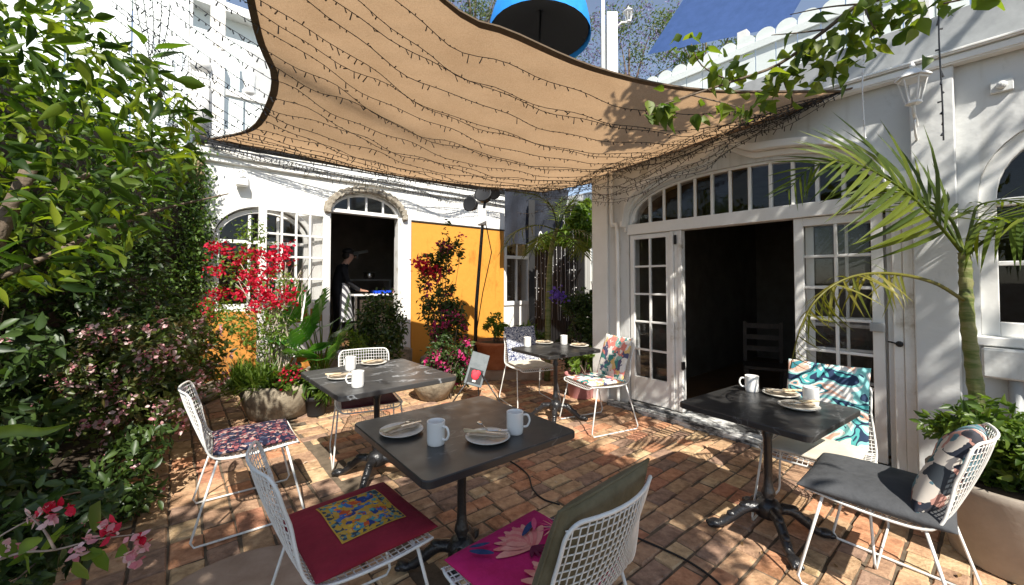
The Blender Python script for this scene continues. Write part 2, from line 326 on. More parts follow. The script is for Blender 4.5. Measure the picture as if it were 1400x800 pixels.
def smooth_curve(pts, n=8):                        # Catmull-Rom through points
    P = [Vector(p) for p in pts]; P = [P[0] * 2 - P[1]] + P + [P[-1] * 2 - P[-2]]; out = []
    for i in range(1, len(P) - 2):
        for k in range(n):
            t = k / n; a, b, c, d = P[i - 1:i + 3]
            out.append(0.5 * ((2 * b) + (c - a) * t + (2 * a - 5 * b + 4 * c - d) * t * t + (3 * b - a - 3 * c + d) * t ** 3))
    return out + [P[-2]]
def copy_tree(o, parent=None):
    c = o.copy(); col.objects.link(c)
    if parent: c.parent = parent
    for ch in list(o.children): copy_tree(ch, c)
    return c

# ------------------------------------------------------------------ leaves
def leaf_tpl(wd=0.42, fold=0.12, droop=0.18, shape=(0.0, 0.8, 1.0, 0.62, 0.0)):
    n = len(shape); vs = []; fs = []; mid = []; lf = []; rt = []
    for i, q in enumerate(shape):
        y = i / (n - 1); z = -droop * y * y
        mid.append(len(vs)); vs.append((0, y, z))
        if q > 0:
            lf.append(len(vs)); vs.append((-wd * q / 2, y - 0.02, z + fold * q)); rt.append(len(vs)); vs.append((wd * q / 2, y - 0.02, z + fold * q))
        else: lf.append(mid[-1]); rt.append(mid[-1])
    for i in range(n - 1):
        for a, flip in ((lf, 0), (rt, 1)):
            f = [mid[i], mid[i + 1], a[i + 1], a[i]]; g = []
            for x in f:
                if x not in g: g.append(x)
            fs.append(tuple(g[::-1] if flip else g))
    return np.array(vs), fs
T_LEAF = leaf_tpl(); T_LONG = leaf_tpl(.34, .10, .30, (0, .75, 1.0, .8, .4, 0)); T_SLIM = leaf_tpl(0.26, 0.05, 0.25, (0, 0.9, 0.85, 0)); T_ROUND = leaf_tpl(0.8, 0.1, 0.1, (0.25, 0.95, 0.9, 0)); T_SMALL = leaf_tpl(0.55, 0.1, 0.1, (0, 1, 0))
T_PET = leaf_tpl(0.85, 0.15, -0.25, (0.2, 0.9, 0.7, 0)); T_BLADE = leaf_tpl(0.06, 0.01, 0.35, (0.8, 1, 0.8, 0))
def frames(P, center=None, up=0.5, out=0.4, dirs=None, droop=0.2):
    n = len(P); N = rng.normal(size=(n, 3)); N /= np.linalg.norm(N, axis=1)[:, None]
    N[:, 2] += up
    if center is not None:
        o = P - np.asarray(center); o /= np.linalg.norm(o, axis=1)[:, None] + 1e-6; N += out * o
    N /= np.linalg.norm(N, axis=1)[:, None]
    D = rng.normal(size=(n, 3)); D[:, 2] -= droop
    if center is not None: D += 0.6 * o
    if dirs is not None: D = dirs
    D = D - N * np.sum(D * N, 1)[:, None]; D /= np.linalg.norm(D, axis=1)[:, None] + 1e-9
    X = np.cross(D, N); return X, D, N
def cloud_mesh(name, P, tpl, size, m, fr, jit=0.35):
    V, Fc = tpl; X, D, N = fr; n = len(P); s = size * (1 + jit * rng.uniform(-1, 1, n))
    vv = P[:, None, :] + s[:, None, None] * (V[None, :, 0:1] * X[:, None, :] + V[None, :, 1:2] * D[:, None, :] + V[None, :, 2:3] * N[:, None, :])
    vv = vv.reshape(-1, 3); nv = len(V)
    loops = np.concatenate([np.array(f) for f in Fc]); ls = np.array([len(f) for f in Fc])
    L = (loops[None, :] + (np.arange(n) * nv)[:, None]).ravel(); tot = np.tile(ls, n); st = np.concatenate([[0], np.cumsum(tot)[:-1]])
    me = bpy.data.meshes.new(name); me.vertices.add(len(vv)); me.vertices.foreach_set('co', vv.ravel().astype(np.float32))
    me.loops.add(len(L)); me.loops.foreach_set('vertex_index', L.astype(np.int32))
    me.polygons.add(len(tot)); me.polygons.foreach_set('loop_start', st.astype(np.int32)); me.polygons.foreach_set('loop_total', tot.astype(np.int32))
    me.update(calc_edges=True); me.validate(); me.materials.append(m); return me
def cloud(name, P, tpl, size, m, parent=None, center=None, up=0.5, out=0.4, kind='stuff', dirs=None, droop=0.2, jit=0.35):
    P = np.asarray(P, float)
    o = bpy.data.objects.new(name, cloud_mesh(name, P, tpl, size, m, frames(P, center, up, out, dirs, droop), jit)); put(o, parent)
    if kind: o['kind'] = kind
    return o
def blob(cx, cy, cz, rx, ry, rz, n, shell=0.55):
    u = rng.normal(size=(n, 3)); u /= np.linalg.norm(u, axis=1)[:, None]; r = shell + (1 - shell) * rng.random(n) ** 0.6
    u *= (r * (1 + 0.12 * rng.normal(size=n)))[:, None]
    return np.array([cx, cy, cz]) + u * np.array([rx, ry, rz])
def clumps(cx, cy, cz, rx, ry, rz, k, n, cr=0.35):     # uneven crown: k clumps inside an ellipsoid
    out = []
    c = blob(cx, cy, cz, rx * 0.8, ry * 0.8, rz * 0.8, k, 0.35)
    for q in c:
        s = cr * random.uniform(0.6, 1.3); out.append(blob(*q, rx * s, ry * s, rz * s, n // k, 0.3))
    return np.concatenate(out)
def leaf_parts(P, tpl, size, m, parent, center=None, up=0.5, out=0.4, name='leaf', droop=0.2, nmesh=4):
    P = np.asarray(P, float); X, D, N = frames(P, center, up, out, None, droop); meshes = []
    for k in range(nmesh):
        V = tpl[0].copy(); V[:, 2] += 0.05 * np.sin(V[:, 1] * 5 + k) ; V[:, 0] *= random.uniform(0.8, 1.15); V[:, 0] += 0.06 * (k - 1.5) * V[:, 1] ** 2
        me = bpy.data.meshes.new(name); me.from_pydata([tuple(v) for v in V], [], tpl[1]); me.materials.append(m); me.shade_smooth(); meshes.append(me)
    for i in range(len(P)):
        o = bpy.data.objects.new(name, meshes[i % nmesh]); s = size * random.uniform(0.65, 1.3)
        Mx = Matrix(((X[i][0], D[i][0], N[i][0], P[i][0]), (X[i][1], D[i][1], N[i][1], P[i][1]), (X[i][2], D[i][2], N[i][2], P[i][2]), (0, 0, 0, 1)))
        put(o, parent, Mx @ Matrix.Scale(s, 4))
def stems(name, pairs, r0, r1, m, parent, n=5):
    b = MB()
    for pts in pairs:
        pts = smooth_curve(pts, 4); k = len(pts); b.tube(pts, [r0 + (r1 - r0) * i / (k - 1) for i in range(k)], n)
    return b.build(name, m, parent, True)

# ------------------------------------------------------------------ ground
def sheet(name, pts, z, m, parent=None):
    return tag(MB().add([(x, y, z) for x, y in pts], [tuple(range(len(pts)))]).build(name, m, parent), kind='structure')
sheet('ground', [(-400, -400), (400, -400), (400, 400), (-400, 400)], -0.035, SOIL)
def wpt(O, X, N, s, o): P = O + s * X + o * N; return (P[0], P[1])
pav = sheet('brick_paving', [(-2.5, 0.2), (2.9, 0.2), wpt(ORI, RX, RN, 2.6, 0.05), wpt(ORI, RX, RN, -0.86, 0.05), wpt(ORI, RX, RN, -0.86, 2.4), (0.6, 9.5), wpt(OB, BX, BN, -1.7, 0.05), (-4.3, 5.2), (-3.0, 3.2), (-2.3, 1.9)], -0.009, SAND)
bl0, bl1 = np.array([-2.2, 1.5]), np.array([-4.0, 5.0])
def inside(p):
    P = np.array([p[0], p[1], 0])
    if np.dot(P - ORI, RN) > -0.03 and np.dot(P - ORI, RX) > -0.9: return False
    if np.dot(P - ORI, RN) > 2.2: return False
    if np.dot(P - OB, BN) > -0.35: return False
    e = bl1 - bl0; c = e[0] * (p[1] - bl0[1]) - e[1] * (p[0] - bl0[0])
    return c < 0 and p[1] > 0.25
cells = []
p_split = -0.5 * BX[0] + 2.2 * BX[1]
def lay(wr, ln, along, across, ok):
    for i in range(-60, 90):
        a0 = i * wr; sh = random.uniform(0, ln); q = -9 + sh
        while q < 9:
            l = ln * random.choice([1, 1, 1, 1.0, 0.55, 0.9]); c = across * (a0 + wr / 2) + along * (q + l / 2)
            if ok(c): cells.append((c[0], c[1], math.atan2(along[1], along[0]), l, wr))
            q += l
b2, r2 = BX[:2], RX[:2]
lay(0.158, 0.245, r2, b2, lambda c: inside(c) and np.dot(c, b2) < p_split)
lay(0.122, 0.235, b2, r2, lambda c: inside(c) and np.dot(c, b2) >= p_split + 0.02)
def brick_geo(b, cx, cy, an, l, wd):
    gx, gy = l / 2 - random.uniform(.003, .008), wd / 2 - random.uniform(.003, .008); zt = random.uniform(-.005, .007); ch = random.uniform(.005, .011)
    tx, ty = random.gauss(0, .012), random.gauss(0, .02); an += random.gauss(0, .016); c, s = math.cos(an), math.sin(an); vs = []
    for lev, (z, ins) in enumerate(((-0.03, 0), (-0.002 - ch, 0), (zt, ch))):
        for sx, sy in ((-1, -1), (1, -1), (1, 1), (-1, 1)):
            x = sx * (gx - ins) + random.uniform(-.004, .004); y = sy * (gy - ins) + random.uniform(-.004, .004)
            vs.append((cx + c * x - s * y, cy + s * x + c * y, z + (x * tx + y * ty if lev else 0)))
    b.add(vs, [(0, 1, 5, 4), (1, 2, 6, 5), (2, 3, 7, 6), (3, 0, 4, 7), (4, 5, 9, 8), (5, 6, 10, 9), (6, 7, 11, 10), (7, 4, 8, 11), (8, 9, 10, 11)])
def infr(c): return c[1] > 1.75 and abs(c[0] / c[1]) < 1.27
wts = [3, 2, 3, 3, 2, 3, 1]
cells.sort(key=lambda c: (not infr(c), math.hypot(c[0], c[1])))
for c in cells[:300]:
    b = MB(); brick_geo(b, *c); b.build('brick', random.choices(BRK, wts)[0], pav)
b = MB()
for c in cells[300:]:
    b.mi = random.choices(range(7), wts)[0]; brick_geo(b, *c)
o = b.build('brick', BRK, pav); o['kind'] = 'stuff'
bed = MB()
g = []; nx, ny = 14, 30
for j in range(ny + 1):
    y = 0.2 + 5.6 * j / ny; xr = bl0[0] + (bl1[0] - bl0[0]) * (y - bl0[1]) / (bl1[1] - bl0[1]) - 0.02
    for i in range(nx + 1):
        x = xr - 3.2 * i / nx; g.append((x, y, -0.03 + 0.16 * min(1, i / 3) + 0.05 * random.random() * (i > 0)))
bed.add(g, [(j * (nx + 1) + i, j * (nx + 1) + i + 1, (j + 1) * (nx + 1) + i + 1, (j + 1) * (nx + 1) + i) for j in range(ny) for i in range(nx)])
tag(bed.build('garden_bed', SOIL, None, True), kind='structure')
sl_ = MB(); sl_.lathe([(0.44, -0.02), (0.45, 0.012), (0.435, 0.018)], 40, Matrix.Translation((-1.22, 1.86, 0)))
tag(sl_.build('stone_slab', CONC, None), 'smooth tan round slab set into the bricks at the lower left', 'paving slab')

# ------------------------------------------------------------------ right building (dining room)
rb = thing('dining_room_building', 'white rendered dining room wing with wide arched french doors', 'building', tuple(ORI), TH - math.pi / 2)
ARC_L, ARC_R, SPR, AH = -0.37, 1.90, 2.14, 0.46
def arch(x, l=ARC_L, r=ARC_R, z=SPR, h=AH, p=2.4):
    q = abs((x - (l + r) / 2) / ((r - l) / 2)); return z + h * max(0, 1 - q ** p) ** (1 / p)
def arch_curve(l, r, z, h, n=24, p=2.4):
    out = []
    for i in range(n + 1):
        x = (l + r) / 2 - (r - l) / 2 * math.cos(math.pi * i / n); out.append((x, arch(x, l, r, z, h, p)))
    return out
def facade(b, x0, x1, ztop, th, ops):              # ops: l, r, z0, zspring, h
    x = x0
    for l, r, z0, zs, h in sorted(ops):
        b.box(x, l, 0, th, -0.03, ztop)
        if z0 > 0: b.box(l, r, 0, th, -0.03, z0)
        c = arch_curve(l, r, zs, h); b.strip([(q, ztop) for q, _ in c], c, 0, th); x = r
    b.box(x, x1, 0, th, -0.03, ztop)
WTOP = 3.05
b = MB(); facade(b, -0.86, 6.0, WTOP, 0.22, [(ARC_L, ARC_R, 0, SPR, AH), (2.36, 3.55, 1.12, 2.0, 0.55)])
b.box(-0.86, -0.64, 0.22, 2.35, -0.03, WTOP)        # return wall beside the recess
b.build('wall', WG, rb)
b = MB(); b.box(-0.90, -0.66, -0.035, -0.002, -0.03, 2.9); b.box(-0.92, -0.64, -0.045, -0.002, 2.9, 2.98); b.build('corner_pilaster', WP, rb, bevel=.006)
b = MB(); b.box(2.05, 2.27, -0.07, -0.002, -0.03, WTOP - 0.08); b.build('pilaster', WG, rb, bevel=.006)
b = MB()
for x in (1.93, 1.99): b.box(x, x + 0.057, -0.02 - (x > 1.95) * .012, -0.002, -0.03, 2.3)
b.build('door_lining', WPW, rb, bevel=.004)
MBk = MB(); MBk.sphere((1.965, -0.045, 1.02), 0.022); MBk.tube([(1.90, -0.03, 1.03), (1.965, -0.05, 1.02)], .006); MBk.build('door_catch', BLKM, rb, True)
# ogee hood mould over the arch
hood_t, hood_b = [], []
cx_ = (ARC_L + ARC_R) / 2
for i in range(81):
    q = -1.04 + 2.08 * i / 80; x = cx_ + q * (ARC_R - ARC_L) / 2; base = SPR + AH * max(0, 1 - abs(min(1, abs(q))) ** 2.4) ** (1 / 2.4)
    kick = 0.16 * max(0, 1 - abs(q) / 0.24) ** 1.5
    hood_t.append((x, base + 0.15 + kick - (0.1 if abs(q) > 1 else 0))); hood_b.append((x, base + 0.085 + kick * 0.9 - (0.1 if abs(q) > 1 else 0)))
b = MB(); b.strip(hood_t, hood_b, -0.12, -0.002); b.build('hood_mould', WP, rb, bevel=.012, seg=2)
b = MB(); b.strip([(x, z - 0.002) for x, z in hood_b], [(x, z - 0.055) for x, z in hood_b], -0.035, -0.003); b.build('arch_band', WP, rb, bevel=.006)
# transom light with ten panes
b = MB(); c = arch_curve(ARC_L, ARC_R, SPR, AH, 28)
ci = [(cx_ + (x - cx_) * 0.945, SPR + 0.055 + max(0, (z - SPR)) * 0.82) for x, z in c]
b.strip([(x, z - .001) for x, z in c], ci, 0.02, 0.09)
b.box(ARC_L, ARC_R, -0.035, 0.10, 2.03, 2.15)
xs = [cx_ - 1.055 + 2.11 * i / 12 for i in range(13)]
for x in xs[1:-1]: b.box(x - 0.014, x + 0.014, 0.03, 0.07, 2.15, SPR + 0.055 + (arch(cx_ + (x - cx_) / .945) - SPR) * 0.82 + .004)
tw = b.build('transom_window', WP, rb, bevel=.004)
for i in range(12):
    l, r = xs[i] + .014, xs[i + 1] - .014
    top = [(x, SPR + 0.055 + (arch(cx_ + (x - cx_) / .945) - SPR) * 0.82) for x in np.linspace(l, r, 5)]
    MB().strip(top, [(x, 2.15) for x, _ in top], 0.048, 0.052).build('pane', GLASSB if i in (2, 4, 6) else GLASS, tw)  # amber tint on some panes stands in for a lit brown interior
def door_leaf(name, l, r, z0, z1, y, cols, rows, parent, st=0.085, brail=0.28, m=WP, gm=GLASS, M=None, mun=0.022):
    b = MB(); th = 0.042
    b.box(l, l + st, y, y + th, z0, z1); b.box(r - st, r, y, y + th, z0, z1)
    b.box(l + st, r - st, y + .001, y + th - .001, z1 - st, z1); b.box(l + st, r - st, y + .001, y + th - .001, z0, z0 + brail)
    gx0, gx1, gz0, gz1 = l + st, r - st, z0 + brail, z1 - st
    for i in range(1, cols):
        x = gx0 + (gx1 - gx0) * i / cols; b.box(x - mun / 2, x + mun / 2, y + .004, y + th - .004, gz0, gz1)
    for j in range(1, rows):
        z = gz0 + (gz1 - gz0) * j / rows
        for i in range(cols):
            xa = gx0 + (gx1 - gx0) * i / cols + (mun / 2 if i else 0); xb = gx0 + (gx1 - gx0) * (i + 1) / cols - (mun / 2 if i < cols - 1 else 0)
            b.box(xa, xb, y + .006, y + th - .006, z - mun / 2, z + mun / 2)
    d = b.build(name, m, parent, bevel=.003, M=M)
    pm = None
    for i in range(cols):
        for j in range(rows):
            xa = gx0 + (gx1 - gx0) * i / cols; za = gz0 + (gz1 - gz0) * j / rows
            if pm is None:
                pm = MB().box(0, (gx1 - gx0) / cols - mun, 0, .004, 0, (gz1 - gz0) / rows - mun).mesh('pane', gm)
            put(bpy.data.objects.new('pane', pm), d, Matrix.Translation((xa + mun / 2, y + .019, za + mun / 2)))
    return d
door_leaf('door_leaf', -0.355, 0.15, 0.10, 2.025, 0.0, 2, 5, rb, 0.052)
door_leaf('door_leaf', 1.30, 1.88, 0.10, 2.025, 0.0, 2, 6, rb, 0.07)
door_leaf('door_leaf', 0.0, 0.56, 0.10, 2.02, 0.0, 2, 6, rb, st=.06, M=Matrix.Translation((1.36, 0.10, 0)) @ Matrix.Rotation(R(14), 4, 'Z'))
b = MB()
for k in range(3): b.box(0.155 + k * 0.045, 0.197 + k * 0.045, -0.02 + 0.012 * (k % 2), 0.06, 0.10, 2.028)
b.build('door_jamb', WPW, rb, bevel=.004)
MB().box(0.21, 0.235, -0.035, -0.02, 1.88, 1.98).build('hinge', BLKM, rb); MB().box(0.28, 0.30, -0.03, 0.02, 0.55, 0.63).build('hinge', BLKM, rb)
b = MB(); b.box(1.80, 1.885, -0.055, -0.002, 1.10, 1.165); b.build('door_latch', GREYM, rb, bevel=.004)
# threshold and step
b = MB(); b.box(-0.62, 2.04, -0.13, -0.048, -0.03, 0.06); b.build('step', STEPM, rb, bevel=.018, seg=2)
b = MB(); b.box(-0.368, 1.92, -0.046, 0.22, -0.03, 0.085); b.build('threshold', STEPM, rb, bevel=.006)
b = MB(); b.box(0.32, 1.28, 0.225, 0.3, -0.03, 0.095); b.build('timber_sill', DARKF, rb)
# the dim room behind
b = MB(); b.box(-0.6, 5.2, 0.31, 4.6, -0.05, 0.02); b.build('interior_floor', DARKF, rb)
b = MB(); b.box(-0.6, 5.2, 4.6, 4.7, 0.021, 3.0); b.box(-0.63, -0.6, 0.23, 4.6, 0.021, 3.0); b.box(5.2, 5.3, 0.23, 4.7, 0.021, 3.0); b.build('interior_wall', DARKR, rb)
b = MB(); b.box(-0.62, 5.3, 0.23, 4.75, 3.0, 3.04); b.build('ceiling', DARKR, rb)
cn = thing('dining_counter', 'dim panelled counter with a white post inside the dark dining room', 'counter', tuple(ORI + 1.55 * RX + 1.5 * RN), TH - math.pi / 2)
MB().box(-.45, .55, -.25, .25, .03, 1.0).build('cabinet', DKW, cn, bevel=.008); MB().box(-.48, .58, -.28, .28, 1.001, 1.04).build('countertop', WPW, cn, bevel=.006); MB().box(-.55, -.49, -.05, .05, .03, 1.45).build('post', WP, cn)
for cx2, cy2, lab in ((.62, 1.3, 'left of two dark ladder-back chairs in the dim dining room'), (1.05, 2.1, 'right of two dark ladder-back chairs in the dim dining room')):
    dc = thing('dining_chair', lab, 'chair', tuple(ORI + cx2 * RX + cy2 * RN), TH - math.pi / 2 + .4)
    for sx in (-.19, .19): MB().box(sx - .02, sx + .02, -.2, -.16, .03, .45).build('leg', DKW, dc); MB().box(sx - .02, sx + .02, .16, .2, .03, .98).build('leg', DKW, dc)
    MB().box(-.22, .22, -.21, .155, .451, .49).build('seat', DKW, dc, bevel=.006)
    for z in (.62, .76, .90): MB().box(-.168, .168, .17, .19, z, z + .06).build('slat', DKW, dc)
# gutter, fascia
b = MB(); prof = [(-0.05, 0), (-0.10, 0.02), (-0.12, 0.07), (-0.125, 0.10)]
b.box(-0.9, 6.0, -0.10, -0.003, 2.97, 3.03); b.box(-0.9, 6.0, -0.13, -0.02, 3.032, 3.06); b.build('gutter', WP, rb, bevel=.01, seg=2)
b = MB(); b.box(-0.9, 6.0, 0.10, 0.16, 3.062, 3.42); b.build('roof_fascia', GREYM, rb)
b = MB(); b.box(-0.9, 6.0, 0.16, 4.7, 3.07, 3.12); b.build('flat_roof', GREYM, rb)
# arched side window on the far right
b = MB(); c = arch_curve(2.36, 3.55, 2.0, 0.55, 24); ci = [(2.955 + (x - 2.955) * 0.86, (2.0 + (z - 2.0) * 0.84) if z > 2.001 else 2.0) for x, z in c]
b.strip([(x, z - .001) for x, z in c], ci, 0.03, 0.12)
b.box(2.36, 2.443, 0.03, 0.12, 1.12, 2.0); b.box(3.467, 3.55, 0.03, 0.12, 1.12, 2.0); b.box(2.443, 3.467, 0.031, 0.119, 1.12, 1.21)
b.box(2.443, 3.467, 0.04, 0.11, 1.98, 2.03); b.box(2.443, 3.467, 0.045, 0.105, 1.585, 1.615)
for x in (2.78, 3.12): b.box(x - .012, x + .012, 0.05, 0.10, 1.21, 1.98)
sw = b.build('arched_window', WP, rb, bevel=.004)
for (xa, xb) in ((2.443, 2.768), (2.792, 3.108), (3.132, 3.467)):
    for (za, zb) in ((1.21, 1.585), (1.615, 1.98)): MB().box(xa, xb, .07, .074, za, zb).build('pane', GLASS, sw)
cc = [(x, z) for x, z in ci if z > 2.03]; MB().strip(cc, [(x, 2.03) for x, _ in cc], .07, .074).build('pane', GLASS, sw)
b = MB(); b.box(2.30, 3.62, -0.06, 0.02, 1.06, 1.118); b.build('window_sill', WP, rb, bevel=.006)
b = MB(); b.box(2.36, 3.3, -0.12, -0.002, 0.86, 1.05); b.build('window_box', WG, rb, bevel=.012)
b = MB(); b.tube([(2.50, -0.05, -0.02), (2.50, -0.05, 0.858)], 0.035, 10); b.build('downpipe', GREYM, rb, True)
b = MB(); b.tube(smooth_curve([(-0.58, -0.05, 2.95), (-0.58, -0.05, 2.2), (-0.50, -0.05, 2.05), (-0.50, -0.05, 0.5), (-0.50, -0.05, 0.0)], 6), 0.022, 8); b.build('downpipe', WP, rb, True)
b = MB(); b.box(2.43, 2.53, -0.03, -0.002, 2.72, 2.80); b.sphere((2.48, -0.04, 2.76), 0.025); b.build('junction_box', WG, rb, bevel=.004)

# roof-deck fence: every board a picket
fk = 0.75; fO = ORI + fk * RN
fence = thing('roof_deck_fence', 'white scalloped board fence along the roof deck on the right', 'fence', (fO[0], fO[1], 3.121), TH - math.pi / 2)
def picket_mesh(wd, h, th=0.022):
    top = [(wd / 2 * math.cos(math.pi - math.pi * i / 10), h + wd * 0.42 * math.sin(math.pi * i / 10)) for i in range(11)]
    b = MB(); b.strip(top, [(x, 0.18) for x, _ in top], 0, th); return b.mesh('picket', MINT)
pm = picket_mesh(0.185, 1.05); x = -1.5; i = 0
while x < 3.6:
    o = bpy.data.objects.new('picket', pm); put(o, fence, Matrix.Translation((x, random.uniform(-.003, .003), 0))); x += 0.197
b = MB(); b.box(-1.6, 3.7, 0.026, 0.075, 0.32, 0.42); b.build('rail', MINT, fence)
b = MB(); b.box(-1.6, 3.7, -0.03, -0.004, 0.92, 1.0); b.build('rail', MINT, fence)
for x in (-1.55, 0.6, 2.1, 3.6): MB().box(x - .05, x + .05, 0.08, 0.18, -0.001, 1.25).build('post', WP, fence)
# post with mouldings near the lantern
P = pr(1262, 120, 0.3)
b = MB(); b.box(-.055, .055, -.055, .055, 0, 1.6); b.box(-.085, .085, -.085, .085, 0, 0.14); b.box(-.075, .075, -.075, .075, 0.62, 0.68)
q = ORI + P[0] * RX + 0.33 * RN
tag(b.build('veranda_post', WP, None, bevel=.006, M=Matrix.Translation((q[0], q[1], 3.121)) @ Matrix.Rotation(TH, 4, 'Z')), 'square white post rising from the roof edge above the wall lantern', 'post')

# wall lantern
s_, z_ = pr(1248, 115, -0.22)
def lantern(name, label, loc, sc=1.0, rz=0.0, bracket=True):
    t = thing(name, label, 'lantern', loc, rz)
    b = MB()
    for k in range(6):
        a = math.pi * k / 3; c, s = math.cos(a), math.sin(a)
        b.tube([(.045 * sc * c, .045 * sc * s, 0), (.085 * sc * c, .085 * sc * s, .18 * sc)], .006 * sc, 5)
    b.lathe([(.03 * sc, -.02 * sc), (.055 * sc, -.012 * sc), (.05 * sc, .006 * sc)], 6)
    b.lathe([(.092 * sc, .178 * sc), (.095 * sc, .192 * sc), (.088 * sc, .197 * sc)], 6); b.build('cage', WP, t)
    MB().lathe([(.115 * sc, .198 * sc), (.105 * sc, .212 * sc), (.05 * sc, .262 * sc), (.018 * sc, .275 * sc)], 6).build('roof', WP, t)
    MB().lathe([(.008 * sc, .276 * sc), (.02 * sc, .295 * sc), (.006 * sc, .33 * sc)], 8).build('finial', WP, t, True)
    b = MB()
    for k in range(6):
        a, a2 = math.pi * k / 3 + .06, math.pi * (k + 1) / 3 - .06
        r0, r1 = .043 * sc, .082 * sc
        b.add([(r0 * math.cos(a), r0 * math.sin(a), .008 * sc), (r0 * math.cos(a2), r0 * math.sin(a2), .008 * sc), (r1 * math.cos(a2), r1 * math.sin(a2), .176 * sc), (r1 * math.cos(a), r1 * math.sin(a), .176 * sc)], [(0, 1, 2, 3)])
    b.build('glass', GLASS, t)
    if bracket:
        b = MB(); b.tube(smooth_curve([(0, 0, -.02 * sc), (0, .03 * sc, -.09 * sc), (0, .12 * sc, -.10 * sc), (0, .19 * sc, -.16 * sc)], 5), .013 * sc, 7)
        b.tube(smooth_curve([(0, .19 * sc, -.27 * sc), (0, .10 * sc, -.24 * sc), (0, .06 * sc, -.15 * sc), (0, .10 * sc, -.11 * sc)], 5), .009 * sc, 6)
        b.box(-.04 * sc, .04 * sc, .19 * sc, .21 * sc, -.32 * sc, -.08 * sc); b.build('bracket', WP, t, True)
    return t
q = ORI + s_ * RX - 0.22 * RN
lantern('wall_lantern', 'white hexagonal carriage lantern on a scrolled bracket high on the right wall', (q[0], q[1], z_ - 0.13), .86, TH - math.pi / 2)

# ------------------------------------------------------------------ back building (kitchen wing)
kb = thing('kitchen_building', 'whitewashed kitchen wing with ochre panels and an arched doorway', 'building', tuple(OB), TH)
KT = 3.36
b = MB(); facade(b, -1.72, 1.19, KT, 0.25, [(-1.50, -0.32, 1.1, 2.08, 0.46), (0.0, 1.189, 0.33, 2.60, 0.36)])
b.box(1.19, 3.56, 0, 0.25, -0.03, KT); b.box(4.32, 6.2, 0, 0.25, -0.03, KT); b.box(3.56, 4.32, 0, 0.25, -0.03, 0.96); b.box(3.56, 4.32, 0, 0.25, 2.40, KT)
b.build('wall', W, kb)
b = MB(); b.box(1.40, 3.55, -0.03, -0.002, -0.03, 2.57); b.build('ochre_panel', OCH, kb, bevel=.004)
b = MB(); b.box(1.40, 3.57, -0.045, -0.002, 2.574, 2.60); b.build('panel_rail', DKW, kb)
b = MB(); b.box(-1.70, -0.10, -0.03, -0.002, -0.03, 1.06); b.build('orange_dado', OCHD, kb, bevel=.004)
b = MB(); b.box(1.195, 1.38, -0.05, -0.002, -0.03, 2.62); b.build('pilaster', WP, kb, bevel=.005)
b = MB(); b.tube([(-1.7, -0.10, 3.37), (2.0, -0.10, 3.39), (4.6, -0.10, 3.40)], 0.05, 10); b.build('gutter', BLKM, kb, True)
b = MB(); b.box(-1.75, 4.6, -0.05, -0.002, 3.12, 3.20); b.box(-1.75, 4.6, -0.09, -0.002, 3.20, 3.30); b.build('cornice', W, kb, bevel=.01)
b = MB(); b.box(-1.75, 6.2, -0.02, 4.5, 3.42, 3.47); b.build('flat_roof', GREYM, kb)
# arched window
b = MB(); c = arch_curve(-1.50, -0.32, 2.08, 0.46, 24, 2.0); ci = [(-0.91 + (x + 0.91) * 0.9, (2.08 + (z - 2.08) * 0.86)) for x, z in c]
b.strip([(x, z - .001) for x, z in c], ci, 0.02, 0.10)
b.box(-1.5, -1.44, 0.02, 0.10, 1.1, 2.08); b.box(-0.38, -0.32, 0.02, 0.10, 1.1, 2.08); b.box(-1.44, -0.38, .021, .099, 1.1, 1.16)
b.box(-1.44, -0.38, .03, .09, 2.02, 2.07)
for x in (-1.09, -0.73): b.box(x - .018, x + .018, .035, .085, 1.16, 2.02); b.box(x - .018, x + .018, .035, .085, 2.07, 2.44)
aw = b.build('arched_window', WP, kb, bevel=.004)
for (xa, xb) in ((-1.44, -1.108), (-1.072, -0.748), (-0.712, -0.38)):
    MB().box(xa, xb, .055, .059, 1.16, 2.02).build('pane', GLASS, aw)
    cc = [(x, 2.08 + 0.46 * 0.86 * math.sqrt(max(0, 1 - ((x + .91) / .535) ** 2))) for x in np.linspace(max(xa, -1.43), min(xb, -.39), 8)]
    MB().strip(cc, [(x, 2.07) for x, _ in cc], .055, .059).build('pane', GLASS, aw)
b = MB(); c = arch_curve(-1.58, -0.24, 2.08, 0.55, 24, 2.0); c2 = [(-.91 + (x + .91) * .9, 2.08 + (z - 2.08) * .87) for x, z in c]; b.strip(c, c2, -0.045, -0.003); b.build('window_hood', WP, kb, bevel=.008)
# doorway with rough stone arch
b = MB(); b.box(-0.06, 0.0, -0.04, 0.10, 0.33, 2.60); b.box(1.135, 1.192, -0.04, 0.10, 0.33, 2.60); b.box(0.0, 1.135, -0.035, 0.10, 2.60, 2.66)
c = arch_curve(0.0, 1.19, 2.60, 0.358, 16, 2.0); ci = [(0.595 + (x - .595) * .93, 2.60 + (z - 2.6) * .90) for x, z in c]; b.strip([(x, z - .001) for x, z in c], ci, 0.03, 0.09)
for x in (0.30, 0.595, 0.89): b.box(x - .014, x + .014, .035, .085, 2.66, 2.60 + .32 * math.sqrt(1 - ((x - .595) / .57) ** 2))
df = b.build('doorway_frame', WPW, kb, bevel=.004)
for (xa, xb) in ((0.07, 0.286), (0.314, 0.581), (0.609, 0.876), (0.904, 1.12)):
    cc = [(x, 2.60 + .318 * math.sqrt(max(0.04, 1 - ((x - .595) / .56) ** 2))) for x in np.linspace(xa, xb, 6)]
    MB().strip(cc, [(x, 2.66) for x, _ in cc], .055, .059).build('pane', GLASS, df)
SHG = mat('rough_stone_edging', [(0.16, 0.13, 0.10), (0.30, 0.26, 0.20), (0.42, 0.38, 0.31)], 0.95, 14, 0.9, 30)
